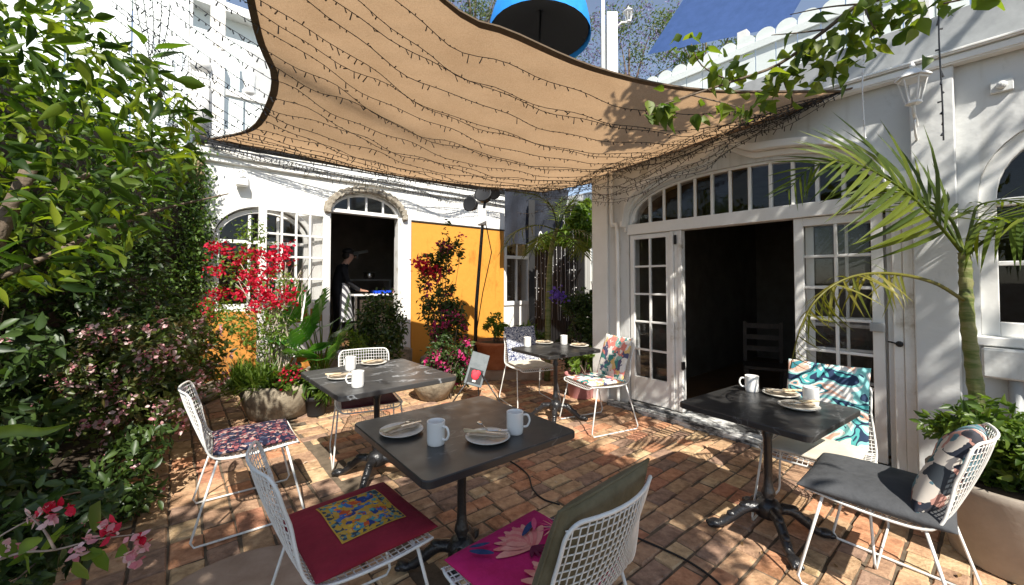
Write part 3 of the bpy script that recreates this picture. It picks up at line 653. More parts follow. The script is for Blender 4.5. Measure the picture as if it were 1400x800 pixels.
for i in range(17):
    a = math.pi * (0.02 + 0.96 * i / 16); cx, cz = 0.595 - 0.655 * math.cos(a), 2.60 + 0.42 * math.sin(a)
    T = Matrix.Translation((cx, -0.05, cz)) @ Matrix.Rotation(a - math.pi / 2 + random.uniform(-.2, .2), 4, 'Y')
    b = MB(); b.box(-.06, .06, -.07, .045, -.05, random.uniform(.035, .06), T); b.build('stone', SHG, kb, bevel=.018)
door_leaf('door_leaf', -1.0, 0.0, 0.36, 2.60, 0, 4, 5, kb, 0.10, 0.5, M=Matrix.Translation((-0.02, -0.06, 0)) @ Matrix.Rotation(R(9), 4, 'Z'), mun=0.03)
b = MB(); b.box(-0.1, 1.3, -0.30, 0.24, -0.03, 0.32); b.build('doorstep', STONE, kb, bevel=.015)
# kitchen room
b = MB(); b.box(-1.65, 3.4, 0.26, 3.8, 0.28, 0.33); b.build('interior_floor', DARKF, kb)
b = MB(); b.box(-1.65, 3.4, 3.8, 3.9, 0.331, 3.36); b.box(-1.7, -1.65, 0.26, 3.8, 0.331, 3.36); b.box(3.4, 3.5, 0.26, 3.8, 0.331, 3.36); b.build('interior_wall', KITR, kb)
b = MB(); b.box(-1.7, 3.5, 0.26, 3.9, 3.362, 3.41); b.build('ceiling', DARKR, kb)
# white recess window
b = MB(); l, r = 3.565, 4.315
b.box(l, l + .07, -.03, .08, .96, 2.40); b.box(r - .07, r, -.03, .08, .96, 2.40); b.box(l + .07, r - .07, -.029, .079, .96, 1.05); b.box(l + .07, r - .07, -.029, .079, 2.32, 2.40); b.box(l + .07, r - .07, -.02, .07, 1.98, 2.05)
b.box(3.925, 3.955, -.01, .06, 1.05, 1.98); b.box(3.925, 3.955, -.01, .06, 2.05, 2.32)
rw = b.build('casement_window', WP, kb, bevel=.005)
for xa, xb in ((3.635, 3.925), (3.955, 4.245)):
    MB().box(xa, xb, .02, .024, 1.05, 1.98).build('pane', GLASS, rw); MB().box(xa, xb, .02, .024, 2.05, 2.32).build('pane', GLASSB, rw)
b = MB(); b.box(3.6, 4.3, 0.27, 0.32, 0.9, 2.45); b.build('window_backing', DARKR, kb)  # dark panel closing the opening behind the casement

# things inside the kitchen
kx = lambda s, o, z=0.0: Vector(OB + s * BX + o * BN) + Vector((0, 0, z))
kbench = thing('kitchen_bench', 'white topped kitchen bench seen through the arched doorway', 'bench', kx(1.12, 1.22, 0.33), TH)
b = MB(); b.box(-.42, .62, -.3, .3, 0.87, 0.91); b.build('worktop', CER, kbench, bevel=.006)
for x in (-.38, .58):
    for y in (-.26, .26): MB().box(x - .02, x + .02, y - .02, y + .02, 0, .869).build('leg', STEEL, kbench)
b = MB(); b.box(-.30, .5, -.262, -.25, .12, .80); b.build('front_panel', DKW, kbench)
b = MB(); b.box(-.17, .17, -.11, .11, 0, .012); b.box(-.17, .17, -.11, -.10, .012, .06); b.box(-.17, .17, .10, .11, .012, .06); b.box(-.17, -.16, -.10, .10, .012, .06); b.box(.16, .17, -.10, .10, .012, .06)
tag(b.build('plastic_tray', mat('blue_plastic', [(0.01, 0.06, 0.55)], 0.4), None, M=Matrix.Translation(kx(1.30, 1.13, 1.241)) @ Matrix.Rotation(TH, 4, 'Z')), 'bright blue plastic tub on the kitchen bench', 'tub')
b = MB(); b.lathe([(.03, 0), (.04, .01), (.045, .12), (.04, .12), (.035, .015)], 14); tag(b.build('beaker', F_PINK, None, True, M=Matrix.Translation(kx(1.56, 1.09, 1.241))), 'pink and white jar at the right end of the kitchen bench', 'jar')
b = MB(); b.tube([(0, 0, 0), (.30, 0, .07)], .035, 8); b.tube([(.08, 0, 0), (.08, 0, -.12)], .015, 6); tag(b.build('extractor_pipe', GREYM, None, True, M=Matrix.Translation(kx(1.15, 2.3, 2.1)) @ Matrix.Rotation(TH, 4, 'Z')), 'pale grey duct arm high in the dim kitchen', 'duct')
b = MB(); b.lathe([(.10, 0), (.12, .02), (.12, .13), (.11, .15)], 16); b.tube([(-.14, 0, .15), (.14, 0, .15)], .01, 6); tag(b.build('stock_pot', STEEL, None, True, M=Matrix.Translation(kx(1.50, 2.3, 1.53))), 'dull steel pot on the shelf at the back of the kitchen', 'pot')
b = MB(); b.box(-.5, .6, -.15, .2, 0, .03); b.box(-.5, -.46, -.14, .19, -1.17, -.001); b.box(.56, .6, -.14, .19, -1.17, -.001); tag(b.build('kitchen_shelf', GREYM, None, M=Matrix.Translation(kx(1.35, 2.3, 1.50)) @ Matrix.Rotation(TH, 4, 'Z')), 'grey shelf rack against the rear of the dim kitchen', 'shelf')

# chef: one continuous skinned body, facing the bench
def skinned(name, V, E, rad, mats, parent, face_mat, sub=2):
    me = bpy.data.meshes.new('tmp'); me.from_pydata(V, E, []); o = bpy.data.objects.new('tmp', me); col.objects.link(o)
    sk = o.modifiers.new('s', 'SKIN'); sk.use_smooth_shade = True
    for i, r in enumerate(rad): me.skin_vertices[0].data[i].radius = r if isinstance(r, tuple) else (r, r)
    me.skin_vertices[0].data[0].use_root = True
    ss = o.modifiers.new('u', 'SUBSURF'); ss.levels = sub
    dg = bpy.context.evaluated_depsgraph_get(); m2 = bpy.data.meshes.new_from_object(o.evaluated_get(dg)); m2.name = name
    bpy.data.objects.remove(o); m2.materials.clear()
    for m in mats: m2.materials.append(m)
    for p in m2.polygons: p.material_index = face_mat(p.center)
    m2.shade_smooth(); return put(bpy.data.objects.new(name, m2), parent)
chef = thing('person', 'person in black shirt and cap with a grey striped apron working at the kitchen bench', 'person', kx(0.49, 1.19, 0.33), TH)
V = [(0, 0, .95), (0.02, 0, 1.15), (.06, 0, 1.34), (.11, 0, 1.46), (.16, 0, 1.54), (.20, 0, 1.62), (.215, 0, 1.70),
     (.04, .17, 1.40), (.10, .22, 1.15), (.33, .14, 1.00), (.40, .11, .985), (.46, .10, .975),
     (.04, -.17, 1.40), (.10, -.22, 1.15), (.33, -.14, 1.00), (.40, -.11, .985), (.46, -.10, .975),
     (0, .09, .86), (.02, .10, .48), (-.02, .10, .07), (.10, .11, .03), (0, -.09, .86), (.02, -.10, .48), (-.02, -.10, .07), (.10, -.11, .03)]
E_ = [(0, 1), (1, 2), (2, 3), (3, 4), (4, 5), (5, 6), (2, 7), (7, 8), (8, 9), (9, 10), (10, 11), (2, 12), (12, 13), (13, 14), (14, 15), (15, 16), (0, 17), (17, 18), (18, 19), (19, 20), (0, 21), (21, 22), (22, 23), (23, 24)]
rad = [(.13, .16), (.12, .15), (.12, .17), .065, .058, .095, .08, .065, .05, .04, .028, .03, .065, .05, .04, .028, .03, .09, .065, .045, .04, .09, .065, .045, .04]
for sy in (.10, -.10):
    wi = 11 if sy > 0 else 16
    for k in range(4):
        y = sy + (k - 1.5) * .016; i = len(V); V += [(.50, y, .97 - .004 * k), (.535 + .004 * (k in (1, 2)), y, .955)]; E_ += [(wi, i), (i, i + 1)]; rad += [.009, .007]
    i = len(V); V += [(.47, sy + (-.04 if sy > 0 else .04), .965), (.50, sy + (-.05 if sy > 0 else .05), .955)]; E_ += [(wi, i), (i, i + 1)]; rad += [.010, .008]
skinned('body', V, E_, rad, [SKIN, SHIRT], chef, lambda c: 0 if (c.z > 1.485 and c.x > .06) or (c.x > .36 and c.z > .85) else 1)
b = MB(); b.sphere((.175, 0, 1.735), .098, 12, (1.1, 1, .62)); b.box(.22, .35, -.07, .07, 1.70, 1.712); b.build('cap', BLKM, chef, True)
b = MB(); b.sphere((.145, 0, 1.645), .085, 12, (.9, 1.02, .9)); b.build('hair', mat('dark_hair', [(.02, .015, .01)], .7), chef, True)
b = MB(); b.sphere((.315, 0, 1.625), .016, 6); b.build('nose', SKIN, chef, True)
for s in (-1, 1): MB().sphere((.285, s * .035, 1.645), .011, 6).build('eye', BLKM, chef, True)
for s in (-1, 1): MB().sphere((.195, s * .094, 1.63), .025, 6, (.8, .4, 1.2)).build('ear', SKIN, chef, True)
b = MB(); gg = []
for j in range(9):
    z = 1.12 - .72 * j / 8
    for i in range(11):
        a = -1.75 + 3.5 * i / 10; gg.append((.03 + (.165 + .01 * j) * math.cos(a) + .01 * math.sin(i * 2 + j * .3), -(.205 + .006 * j) * math.sin(a), z))
b.add(gg, [(j * 11 + i, j * 11 + i + 1, (j + 1) * 11 + i + 1, (j + 1) * 11 + i) for j in range(8) for i in range(10)]); b.build('apron', APRON, chef, True)

# ------------------------------------------------------------------ recess behind the corner
rO = ORI + 2.3 * RN
ann = thing('annexe_building', 'shaded white annexe wall with glazed doors at the end of the recess', 'building', tuple(rO), TH - math.pi / 2)
b = MB(); b.box(-6.6, -3.6, 0, .2, -0.03, 3.3); b.box(-3.6, -0.62, 0, .2, 2.35, 3.3); b.box(-1.0, -0.62, 0, .2, -0.03, 2.35); b.build('wall', WG, ann)
door_leaf('door_leaf', -3.6, -2.95, 0.05, 2.34, .03, 2, 5, ann); door_leaf('door_leaf', -2.94, -2.29, 0.05, 2.34, .03, 2, 5, ann); door_leaf('door_leaf', -2.28, -1.63, 0.05, 2.34, .03, 2, 5, ann); door_leaf('door_leaf', -1.62, -1.0, 0.05, 2.34, .03, 2, 5, ann)
b = MB(); b.box(-3.7, -0.6, 1.4, 1.45, -0.03, 3.3); b.build('interior_wall', DARKR, ann)
# dark lattice gate between the back wall and the annexe
s0 = -4.95
lg = thing('lattice_screen', 'tall dark timber lattice screen at the back of the recess', 'screen', (0, 0, 0))
Pa, Pb = Vector((0.42, 8.6, 0)), Vector((1.36, 7.95, 0)); ax = (Pb - Pa).normalized(); ln = (Pb - Pa).length; nrm = Vector((ax.y, -ax.x, 0))
LM4 = Matrix(((ax.x, -nrm.x, 0, Pa.x), (ax.y, -nrm.y, 0, Pa.y), (0, 0, 1, 0), (0, 0, 0, 1)))
for x in (0, ln): MB().box(x - .05, x + .05, -.05, .05, -.02, 2.9, LM4).build('post', BLKM, lg)
MB().box(-.05, ln + .05, -.06, .06, 2.9, 3.0, LM4).build('head_rail', BLKM, lg)
n_s = 16
for i in range(n_s):
    x = .06 + (ln - .12) * (i + .5) / n_s; MB().box(x - .024, x + .024, -.02, -.004, .0, 2.9, LM4).build('slat', BLKM, lg)
for j in range(26):
    z = .08 + j * .108; MB().box(.05, ln - .05, -.003, .012, z - .022, z + .022, LM4).build('slat', BLKM, lg)
b = MB(); b.box(-0.02, ln + .02, .03, .05, 0, 2.9, LM4); b.build('backing_board', BLKM, lg)
bs = MB(); q0, q1 = gd(690, 255, 8.3), gd(778, 258, 7.8); q2 = gd(765, 322, 7.8); q3 = gd(690, 338, 8.3)
NET = mat('black_shade_net', [(0.012, 0.014, 0.02), (0.03, 0.035, 0.05)], 0.9, 40)
n = 14
for j in range(n + 1):
    for i in range(n + 1):
        a = q0.lerp(q1, i / n); c = q3.lerp(q2, i / n); p = a.lerp(c, j / n); p += Vector((.0, .05 * math.sin(i * 1.3) + .03 * math.sin(j * .9 + i), .03 * math.sin(i * .8))); bs.v.append(tuple(p))
bs.f = [(j * (n + 1) + i, j * (n + 1) + i + 1, (j + 1) * (n + 1) + i + 1, (j + 1) * (n + 1) + i) for j in range(n) for i in range(n)]; bs.m = [0] * len(bs.f)
tag(bs.build('shade_net', NET, None, True), 'black shade net hanging above the recess behind the palm', 'shade net')
b = MB(); rn = random.Random(9)
for i in range(12):
    for j in range(14):
        if rn.random() < .6: b.sphere((.06 + (ln - .12) * (i + rn.uniform(.3, .7)) / 12, -.035, .7 + 2.1 * (j + rn.uniform(.2, .8)) / 14), rn.uniform(.007, .014), 4, M=LM4)
b.tube([LM4 @ Vector((.03 + (ln - .06) * k / 23, -.03, 2.85 if k % 4 in (0, 3) else .7)) for k in range(24)], .003, 4)
tag(b.build('fairy_light_curtain', BULB, None), 'curtain of tiny white fairy lights hung down the dark lattice screen', 'fairy lights')
st_ = thing('hanging_ornament', 'small white wire crown ornament hanging against the dark net', 'ornament', gd(739, 330, 7.3))
b = MB()
for k in range(3):
    w_ = (.10, .07, .035)[k]; z0 = (-.10, -.02, .06)[k]; b.tube([(-w_, 0, z0), (-w_ * .5, 0, z0 - .03), (0, 0, z0 - .04), (w_ * .5, 0, z0 - .03), (w_, 0, z0)], .012, 5)
    b.tube([(-w_, 0, z0), (-w_ * .7, 0, z0 + .07), (0, 0, z0 + .12)], .009, 5); b.tube([(w_, 0, z0), (w_ * .7, 0, z0 + .07), (0, 0, z0 + .12)], .009, 5)
b.build('wire_frame', CER, st_, True)

# ------------------------------------------------------------------ upper level, left: white boarded screen and balcony
scr = thing('boarded_screen', 'tall pale white boarded screen above the hedge at upper left', 'screen', tuple(OB), TH)
x = -4.6; k = 0
bw = .56
while x < -1.95:
    MB().box(x, x + bw - .018, .0, .03, 2.95, 5.4).build('board', MINT, scr); x += bw
MB().box(-4.6, -1.95, .031, .08, 3.0, 3.12).build('rail', MINT, scr); MB().box(-4.6, -1.95, .031, .08, 4.9, 5.02).build('rail', MINT, scr)
MB().box(-5.2, -1.76, .01, .2, -.03, 2.945).build('ochre_base', plaster_mat('pale_ochre', (.55, .42, .20), (.4, .28, .12)), scr)
bal = thing('balcony', 'white upper balcony with turned posts and ball finial behind the shade sail', 'balcony', tuple(OB), TH)
for x in (-1.86, -1.50): MB().box(x - .085, x + .085, .02, .19, 3.48, 6.2).build('post', WPW, bal, bevel=.008)
b = MB(); b.sphere((-1.68, .02, 4.42), .12, 12); b.lathe([(.09, 0), (.11, .03), (.07, .06), (.06, .12)], 14, Matrix.Translation((-1.68, .02, 4.20))); b.box(-1.77, -1.59, -.07, .11, 3.48, 4.2); b.build('newel_post', WP, bal, True)
MB().box(-1.40, 2.6, .03, .12, 4.10, 4.19).build('rail', WP, bal, bevel=.006); MB().box(-1.40, 2.6, .04, .11, 3.55, 3.62).build('rail', WP, bal)
for i in range(20): MB().box(-1.36 + i * .20, -1.36 + i * .20 + .17, .06, .085, 3.62, 4.10).build('board', MINT, bal)
ez = pb(322, 30, 1.2)[1]
MB().box(-1.9, 3.0, 1.2, 1.3, 3.48, ez).build('wall', MINT, bal)
b = MB(); b.box(-1.9, 3.0, 0.95, 1.5, ez, ez + .14); b.build('eave', WP, bal)
b = MB(); b.box(-1.05, -.35, 1.17, 1.198, 4.25, 5.45); wn = b.build('window', WP, bal); MB().box(-.98, -.42, 1.16, 1.169, 4.32, 5.38).build('pane', GLASS, wn)
MB().lathe([(.07, 0), (.09, .05), (.06, .1), (.09, .3), (.02, .45)], 12, Matrix.Translation((-1.12, .08, 4.19))).build('finial', WP, bal, True)

# ------------------------------------------------------------------ shade sail
P1, P2, P3, P4 = gd(286, 190, 4.25), gd(740, 263, 6.3), gd(1152, 124, 3.15), Vector((-1.35, 1.70, 3.75))
def edge(pts, n=24):
    c = smooth_curve(pts, 12); L = [0]
    for i in range(1, len(c)): L.append(L[-1] + (c[i] - c[i - 1]).length)
    out = []
    for k in range(n + 1):
        t = L[-1] * k / n; i = max(1, next((j for j in range(len(L)) if L[j] >= t - 1e-9), len(L) - 1)); a = (t - L[i - 1]) / max(1e-9, L[i] - L[i - 1]); out.append(c[i - 1].lerp(c[i], a))
    return out
NS = 30
eB = edge([P1, gd(400, 211, 4.75), gd(520, 236, 5.25), gd(640, 253, 5.8), P2], NS)
eR = edge([P2, gd(800, 252, 5.6), gd(900, 224, 4.75), gd(1020, 183, 3.95), P3], NS)
eT = edge([P4, gd(610, 0, 2.75), gd(700, 42, 2.9), gd(820, 93, 3.05), gd(960, 122, 3.1), P3], NS)
eL = edge([P1, gd(340, 176, 3.95), gd(364, 140, 3.7), gd(370, 100, 3.45), gd(345, 35, 3.1), P4], NS)
def sailpt(u, v):                                  # u along left edge (0 at back) -> v across
    def ev(e, t):
        t = min(max(t, 0), 1) * NS; i = min(int(t), NS - 1); return e[i].lerp(e[i + 1], t - i)
    a = ev(eB, v) * (1 - u) + ev(eT, v) * u; c = ev(eL, u) * (1 - v) + ev(eR, u) * v
    d = (P1 * (1 - v) + P2 * v) * (1 - u) + (P4 * (1 - v) + P3 * v) * u
    p = a + c - d; s = math.sin(math.pi * u) * math.sin(math.pi * v); p.z -= 0.10 * s
    return p
b = MB(); NG = 60
for j in range(NG + 1):
    for i in range(NG + 1): b.v.append(tuple(sailpt(j / NG, i / NG)))
b.f = [(j * (NG + 1) + i, j * (NG + 1) + i + 1, (j + 1) * (NG + 1) + i + 1, (j + 1) * (NG + 1) + i) for j in range(NG) for i in range(NG)]; b.m = [0] * len(b.f)
sail = thing('shade_sail', 'large tan shade sail stretched over the courtyard', 'shade sail')
cl = b.build('cloth', SAILM, sail, True)
def band(e, wdt):                                  # webbing hem along an edge
    b = MB(); cen = sailpt(.5, .5); vs = []
    for p in e:
        d = (cen - p).normalized(); vs += [p + Vector((0, 0, -.006)), p + d * wdt + Vector((0, 0, -.008)), p + d * wdt + Vector((0, 0, .006)), p + Vector((0, 0, .006))]
    fs = []
    for i in range(len(e) - 1):
        for k in range(4): fs.append((i * 4 + k, i * 4 + (k + 1) % 4, i * 4 + 4 + (k + 1) % 4, i * 4 + 4 + k))
    b.add(vs, fs); b.build('hem', TAN_RIM, sail)
band(eL, .06); band(eT, .05); band(eB, .025); band(eR, .025)
b = MB(); b.tube([P3, P3 + Vector((0.25, -0.02, 0.06))], .008); b.tube([P1, P1 + Vector((-0.5, .35, .25))], .008); b.tube([P2, P2 + Vector((.3, 1.2, .3))], .006); b.tube([P4, P4 + Vector((-1.2, -1.2, .3))], .008); b.build('rope', TAN_RIM, sail)

# fairy lights
def light_string(pts, label, group, step=0.055, spread=.045, r=.0038, seed=0):
    rn = random.Random(seed); b = MB(); P = smooth_curve(pts, 8) if len(pts) < 12 else [Vector(p) for p in pts]
    b.tube(P, r, 4); acc = 0
    for i in range(1, len(P)):
        seg = P[i] - P[i - 1]; L = seg.length; d = -acc
        while d + step < L:
            d += step
            if rn.random() < .93:
                p = P[i - 1] + seg * (d / L); q = p + Vector((rn.uniform(-.5, .5), rn.uniform(-.5, .5), rn.uniform(-1, .25))) * spread * rn.uniform(.6, 1.5)
                b.tube([p, q], [r * 1.0, r * 1.5], 4)
        acc = (L - d) if L - d < step else 0
    o = b.build('fairy_light_string', LIGHTW, None); return tag(o, label, 'fairy lights', group)
ORD = ['first', 'second', 'third', 'fourth', 'fifth', 'sixth', 'seventh', 'eighth', 'ninth', 'tenth', 'eleventh', 'twelfth', 'thirteenth', 'fourteenth', 'fifteenth', 'sixteenth', 'seventeenth', 'eighteenth', 'nineteenth', 'twentieth', 'twenty-first', 'twenty-second']
us = [.02, .045, .07, .10, .13, .16, .19, .225, .26, .295, .33, .37, .41, .46, .51, .56, .61, .67, .73, .79, .85, .91]
for k, u in enumerate(us):
    pts = []
    for i in range(40):
        v = i / 39; wob = .010 * math.sin(i * .5 + k * 1.7) + .006 * math.sin(i * 1.1 + k)
        p = sailpt(min(.97, u + wob + .03 * math.sin(math.pi * v) * math.sin(k * 2.1)), min(.985, v)) + Vector((0, 0, -.022 - .02 * abs(math.sin(i * .3 + k)))); pts.append(p)
    if True:
        e0 = pts[0]; pts = [e0 + Vector((-1.3, -.15, .9)), e0 + Vector((-.7, -.08, .46)), e0 + Vector((-.3, -.03, .18))] + pts
    light_string(pts, 'fairy light string along the sail underside, %s counted from its back edge' % ORD[k], 'fairy light strings under the sail', seed=k)
for k in range(9):
    a, c_, d_ = random.uniform(-.10, .06), random.uniform(-.12, .02), random.uniform(-.12, .05)
    J = lambda: random.uniform(-.09, .09)
    pts = [kx(-1.6, -.14, 3.33 + a * .4), kx(-.7, -.2, 3.22 + J()), kx(0.2 + random.uniform(-.4, .4), -.2 - .1 * random.random(), 3.17 + c_), kx(1.1, -.22, 3.14 + J()), kx(2.0 + random.uniform(-.2, .2), -.22, 3.12 + d_ * 1.4), kx(2.7, -.2, 3.13 + J()), kx(3.4, -.2, 3.15 + a), kx(4.6, -.3, 3.2 + c_)]
    light_string(pts, 'tangled fairy light string slung along the gutter of the whitewashed kitchen wing', 'fairy light strings along the back gutter', step=.05, seed=100 + k)
for k in range(20):
    s1 = random.uniform(-.9, .2)
    def rp_(s, o, z): return Vector(ORI + s * RX + o * RN) + Vector((0, 0, z))
    q_ = k / 19; U = random.uniform
    pts = [rp_(1.62 + U(-.12, .12), -.14, 2.99 + U(-.03, .01)), rp_(1.3, -.18 - .15 * U(0, 1), 2.93 - .10 * q_ + U(-.04, .04)), rp_(1.0, -.2 - .2 * U(0, 1), 2.90 - .17 * q_ + U(-.05, .05)), rp_(.68, -.2 - .2 * U(0, 1), 2.88 - .26 * q_ + U(-.06, .06)),
           rp_(.35, -.2 - .25 * U(0, 1), 2.88 - .36 * q_ + U(-.07, .07)), rp_(0, -.2 - .25 * U(0, 1), 2.90 - .44 * q_ + U(-.08, .08)), rp_(-.4, -.2 - .2 * U(0, 1), 2.92 - .46 * q_ + U(-.09, .09)), rp_(-.9, -.2, 2.95 - .44 * q_ + U(-.1, .1)), rp_(-1.5, -.2 + U(-.3, .7), 2.98 - .5 * q_ + U(-.12, .12)), rp_(-2.2, -.2 + U(-.2, 1.2), 3.0 - .5 * q_ + U(-.12, .12))]
    light_string(pts, 'fairy light string drooping over the white right wall, %s counted down from the sail edge' % ORD[k], 'fairy light strings over the right wall', r=.0027, step=.06, seed=200 + k)
light_string([gd(1181, -30, 2.6), gd(1182, 60, 2.6), gd(1179, 120, 2.6), gd(1183, 195, 2.6)], 'pale beaded strand hanging straight down in front of the right wall', None, .03, .012, seed=300).data.materials[0] = BULB
light_string([gd(1283, -30, 2.3), gd(1284, 60, 2.3), gd(1288, 130, 2.3), gd(1290, 192, 2.3)], 'short dark light strand dangling beside the wall lantern', None, .06, .03, seed=301)
for k in range(5):
    light_string([kx(-2.4 + .1 * k, -.5, 5.2), kx(-2.25 + .05 * k, -.45, 4.4), kx(-2.1 - .06 * k, -.4, 3.9 - .1 * k), kx(-1.9, -.35, 3.4)], 'bunched fairy light strand dropping down by the balcony posts', 'fairy light strands by the balcony', .05, .05, seed=400 + k)

# ------------------------------------------------------------------ tables
def make_table(label, center, yaw, wx, wy, zt, tm=None):
    t = thing('cafe_table', label, 'table', (center[0], center[1], 0), yaw)
    c = .035; o_ = []
    for sx, sy, a0 in ((1, 1, 0), (-1, 1, 90), (-1, -1, 180), (1, -1, 270)):
        for k in range(5):
            a = R(a0 + 22.5 * k); o_.append((sx * (wx / 2 - c) + c * math.cos(a), sy * (wy / 2 - c) + c * math.sin(a)))
    n = len(o_); vs = []
    for z, ins in ((zt - .034, .004), (zt - .030, 0), (zt - .004, 0), (zt, .004)):
        vs += [(x * (1 - ins / wx * 2), y * (1 - ins / wy * 2), z) for x, y in o_]
    fs = [tuple(range(n - 1, -1, -1)), tuple(range(3 * n, 4 * n))] + [(k * n + i, k * n + (i + 1) % n, (k + 1) * n + (i + 1) % n, (k + 1) * n + i) for k in range(3) for i in range(n)]
    MB().add(vs, fs).build('table_top', tm or TABK, t)
    h = zt - .034
    MB().lathe([(.042, .13), (.046, .16), (.038, .185), (.026, .20), (.038, .225), (.033, .25), (.026, .27), (.023, .33), (.023, h - .16), (.032, h - .13), (.024, h - .11), (.026, h - .06), (.05, h - .03), (.06, h - .02)], 18).build('column', BLK, t, True)
    b = MB(); b.box(-.19, .19, -.025, .025, h - .019, h - .001); b.box(-.025, .025, -.19, .19, h - .0185, h - .0015); b.build('top_bracket', BLK, t)
    MB().lathe([(.07, .10), (.065, .13), (.075, .15), (.048, .19), (.025, .20)], 16).build('base_boss', BLK, t, True)
    b = MB(); pts = smooth_curve([(.03, 0, .14), (.12, 0, .135), (.20, 0, .075), (.25, 0, .035), (.29, 0, .028)], 5); k = len(pts)
    b.tube(pts, [.033 - .014 * i / (k - 1) for i in range(k)], 10)
    b.sphere((.295, 0, .026), .034, 8, (1.3, 1.0, .75)); b.sphere((.20, 0, .088), .027, 8, (1.2, .9, .8))
    for y in (-.02, .0, .02): b.sphere((.325, y, .02), .016, 6, (1.3, .7, .9))
    b.sphere((.12, 0, .145), .034, 8, (1.3, .8, .7))
    lm = b.mesh('leg', BLK, True)
    for i in range(4): put(bpy.data.objects.new('leg', lm), t, Matrix.Rotation(R(45 + 90 * i), 4, 'Z'))
    return t
T1c, T2c, T3c, T4c = (-.255, 2.09), (-1.03, 3.12), (.47, 4.42), (1.52, 2.44)
make_table('black marble-look square cafe table nearest the camera in the middle', T1c, R(39), .83, .82, .74)
make_table('grey veined cafe table at middle left beside the stone planter', T2c, R(41), .86, .92, .775, TAB)
make_table('small dark table at the back between the two floral cushioned chairs', T3c, R(35), .74, .66, .755)
make_table('black square cafe table on the right in front of the dining room doors', T4c, R(35), .74, .70, .742)

# ------------------------------------------------------------------ wire chairs
SEATZ = .44
prof_c = smooth_curve([(0, .245, SEATZ - .012), (0, .215, SEATZ + .006), (0, .05, SEATZ - .004), (0, -.15, SEATZ - .004), (0, -.235, SEATZ + .035), (0, -.29, SEATZ + .14), (0, -.345, SEATZ + .29), (0, -.375, SEATZ + .40)], 6)
PL = [0]
for i in range(1, len(prof_c)): PL.append(PL[-1] + (prof_c[i] - prof_c[i - 1]).length)
def shell(u, v):
    t = v * PL[-1]; i = max(1, next((j for j in range(len(PL)) if PL[j] >= t - 1e-9), len(PL) - 1)); a = (t - PL[i - 1]) / (PL[i] - PL[i - 1]); p = prof_c[i - 1].lerp(prof_c[i], a)
    k = min(1, max(0, (v - .5) / .3)); wd = .250 + .012 * math.sin(math.pi * min(1, v / .5)) - .03 * k
    return Vector((u * wd, p.y + .055 * k * u * u, p.z + .014 * (1 - k) * u ** 4))
def outline():
    pts = []; c = .07
    for i in range(30): pts.append((-1, c + (1 - 2 * c) * i / 29))
    cu = .2
    for k in range(1, 6): a = math.pi / 2 * k / 6; pts.append((-1 + cu - cu * math.cos(a), 1 - c + c * math.sin(a)))
    for i in range(9): pts.append((-1 + cu + (2 - 2 * cu) * i / 8, 1))
    for k in range(1, 6): a = math.pi / 2 * k / 6; pts.append((1 - cu + cu * math.sin(a), 1 - c + c * math.cos(a)))
    for i in range(30): pts.append((1, 1 - c - (1 - 2 * c) * i / 29))
    for k in range(1, 6): a = math.pi / 2 * k / 6; pts.append((1 - cu + cu * math.cos(a), c - c * math.sin(a)))
    for i in range(9): pts.append((1 - cu - (2 - 2 * cu) * i / 8, 0))
    for k in range(1, 6): a = math.pi / 2 * k / 6; pts.append((-1 + cu - cu * math.sin(a), c - c * math.cos(a)))
    return [shell(u, v) for u, v in pts]
def chair_meshes():
    r = MB(); r.tube(outline(), .0062, 7, closed=True)
    wv = MB()
    for i in range(19):
        u = -.92 + 1.84 * i / 18; e = .02 if abs(u) > .8 else .0; wv.tube([shell(u, e + (1 - 2 * e) * k / 26) for k in range(27)], .0023, 4)
    for j in range(32):
        v = .025 + .95 * j / 31; wv.tube([shell(-1 + 2 * k / 8, v) + Vector((0, .003 * (v > .55), .003 * (v <= .55))) for k in range(9)], .0023, 4)
    lg_ = []
    for s in (-1, 1):
        b = MB(); top_f, top_r = shell(s * .96, .10), shell(s * .96, .49)
        f, rr = Vector((s * .285, .27, .008)), Vector((s * .285, -.31, .008))
        pts = [top_f, top_f.lerp(f, .5), top_f.lerp(f, .93), f + Vector((0, -.025, 0)), f.lerp(rr, .5), rr + Vector((0, .025, 0)), rr.lerp(top_r, .07), rr.lerp(top_r, .5), top_r]
        b.tube(pts, .0068, 7); lg_.append(b.mesh('sled_leg', WIRE, True))
    x = MB(); a, c_ = shell(-.96, .10), shell(.96, .10); x.tube([a + Vector((0, 0, -.008)), c_ + Vector((0, 0, -.008))], .006, 6); a, c_ = shell(-.96, .49), shell(.96, .49); x.tube([a + Vector((0, .01, -.01)), c_ + Vector((0, .01, -.01))], .006, 6)
    return r.mesh('rim', WIRE, True), wv.mesh('wire_grid', WIRE, True), lg_, x.mesh('cross_bar', WIRE, True)
CM = chair_meshes()
proto = thing('wire_chair', 'x', 'chair')
for nm, me in (('rim', CM[0]), ('wire_grid', CM[1]), ('sled_leg', CM[2][0]), ('sled_leg', CM[2][1]), ('cross_bar', CM[3])): put(bpy.data.objects.new(nm, me), proto)
chairs = {}
def chair(key, loc, face, label, z=0.0):
    o = proto if not chairs else copy_tree(proto)
    o.location = (loc[0], loc[1], z); o.rotation_euler = (0, 0, math.atan2(face[1], face[0]) - math.pi / 2); tag(o, label, 'chair', 'white wire chairs around the cafe tables')
    chairs[key] = Matrix.Translation((loc[0], loc[1], z)) @ Matrix.Rotation(math.atan2(face[1], face[0]) - math.pi / 2, 4, 'Z')
chair('c1', (-1.70, 2.68), (.80, .60), 'white wire chair on the left holding a dark floral seat pad')
chair('c2', (-.65, 1.70), (.79, .61), 'white wire chair in the foreground holding the red embroidered cushion')
chair('c3', (.09, 1.47), (-.68, .73), 'white wire chair in the foreground with an olive back cushion')
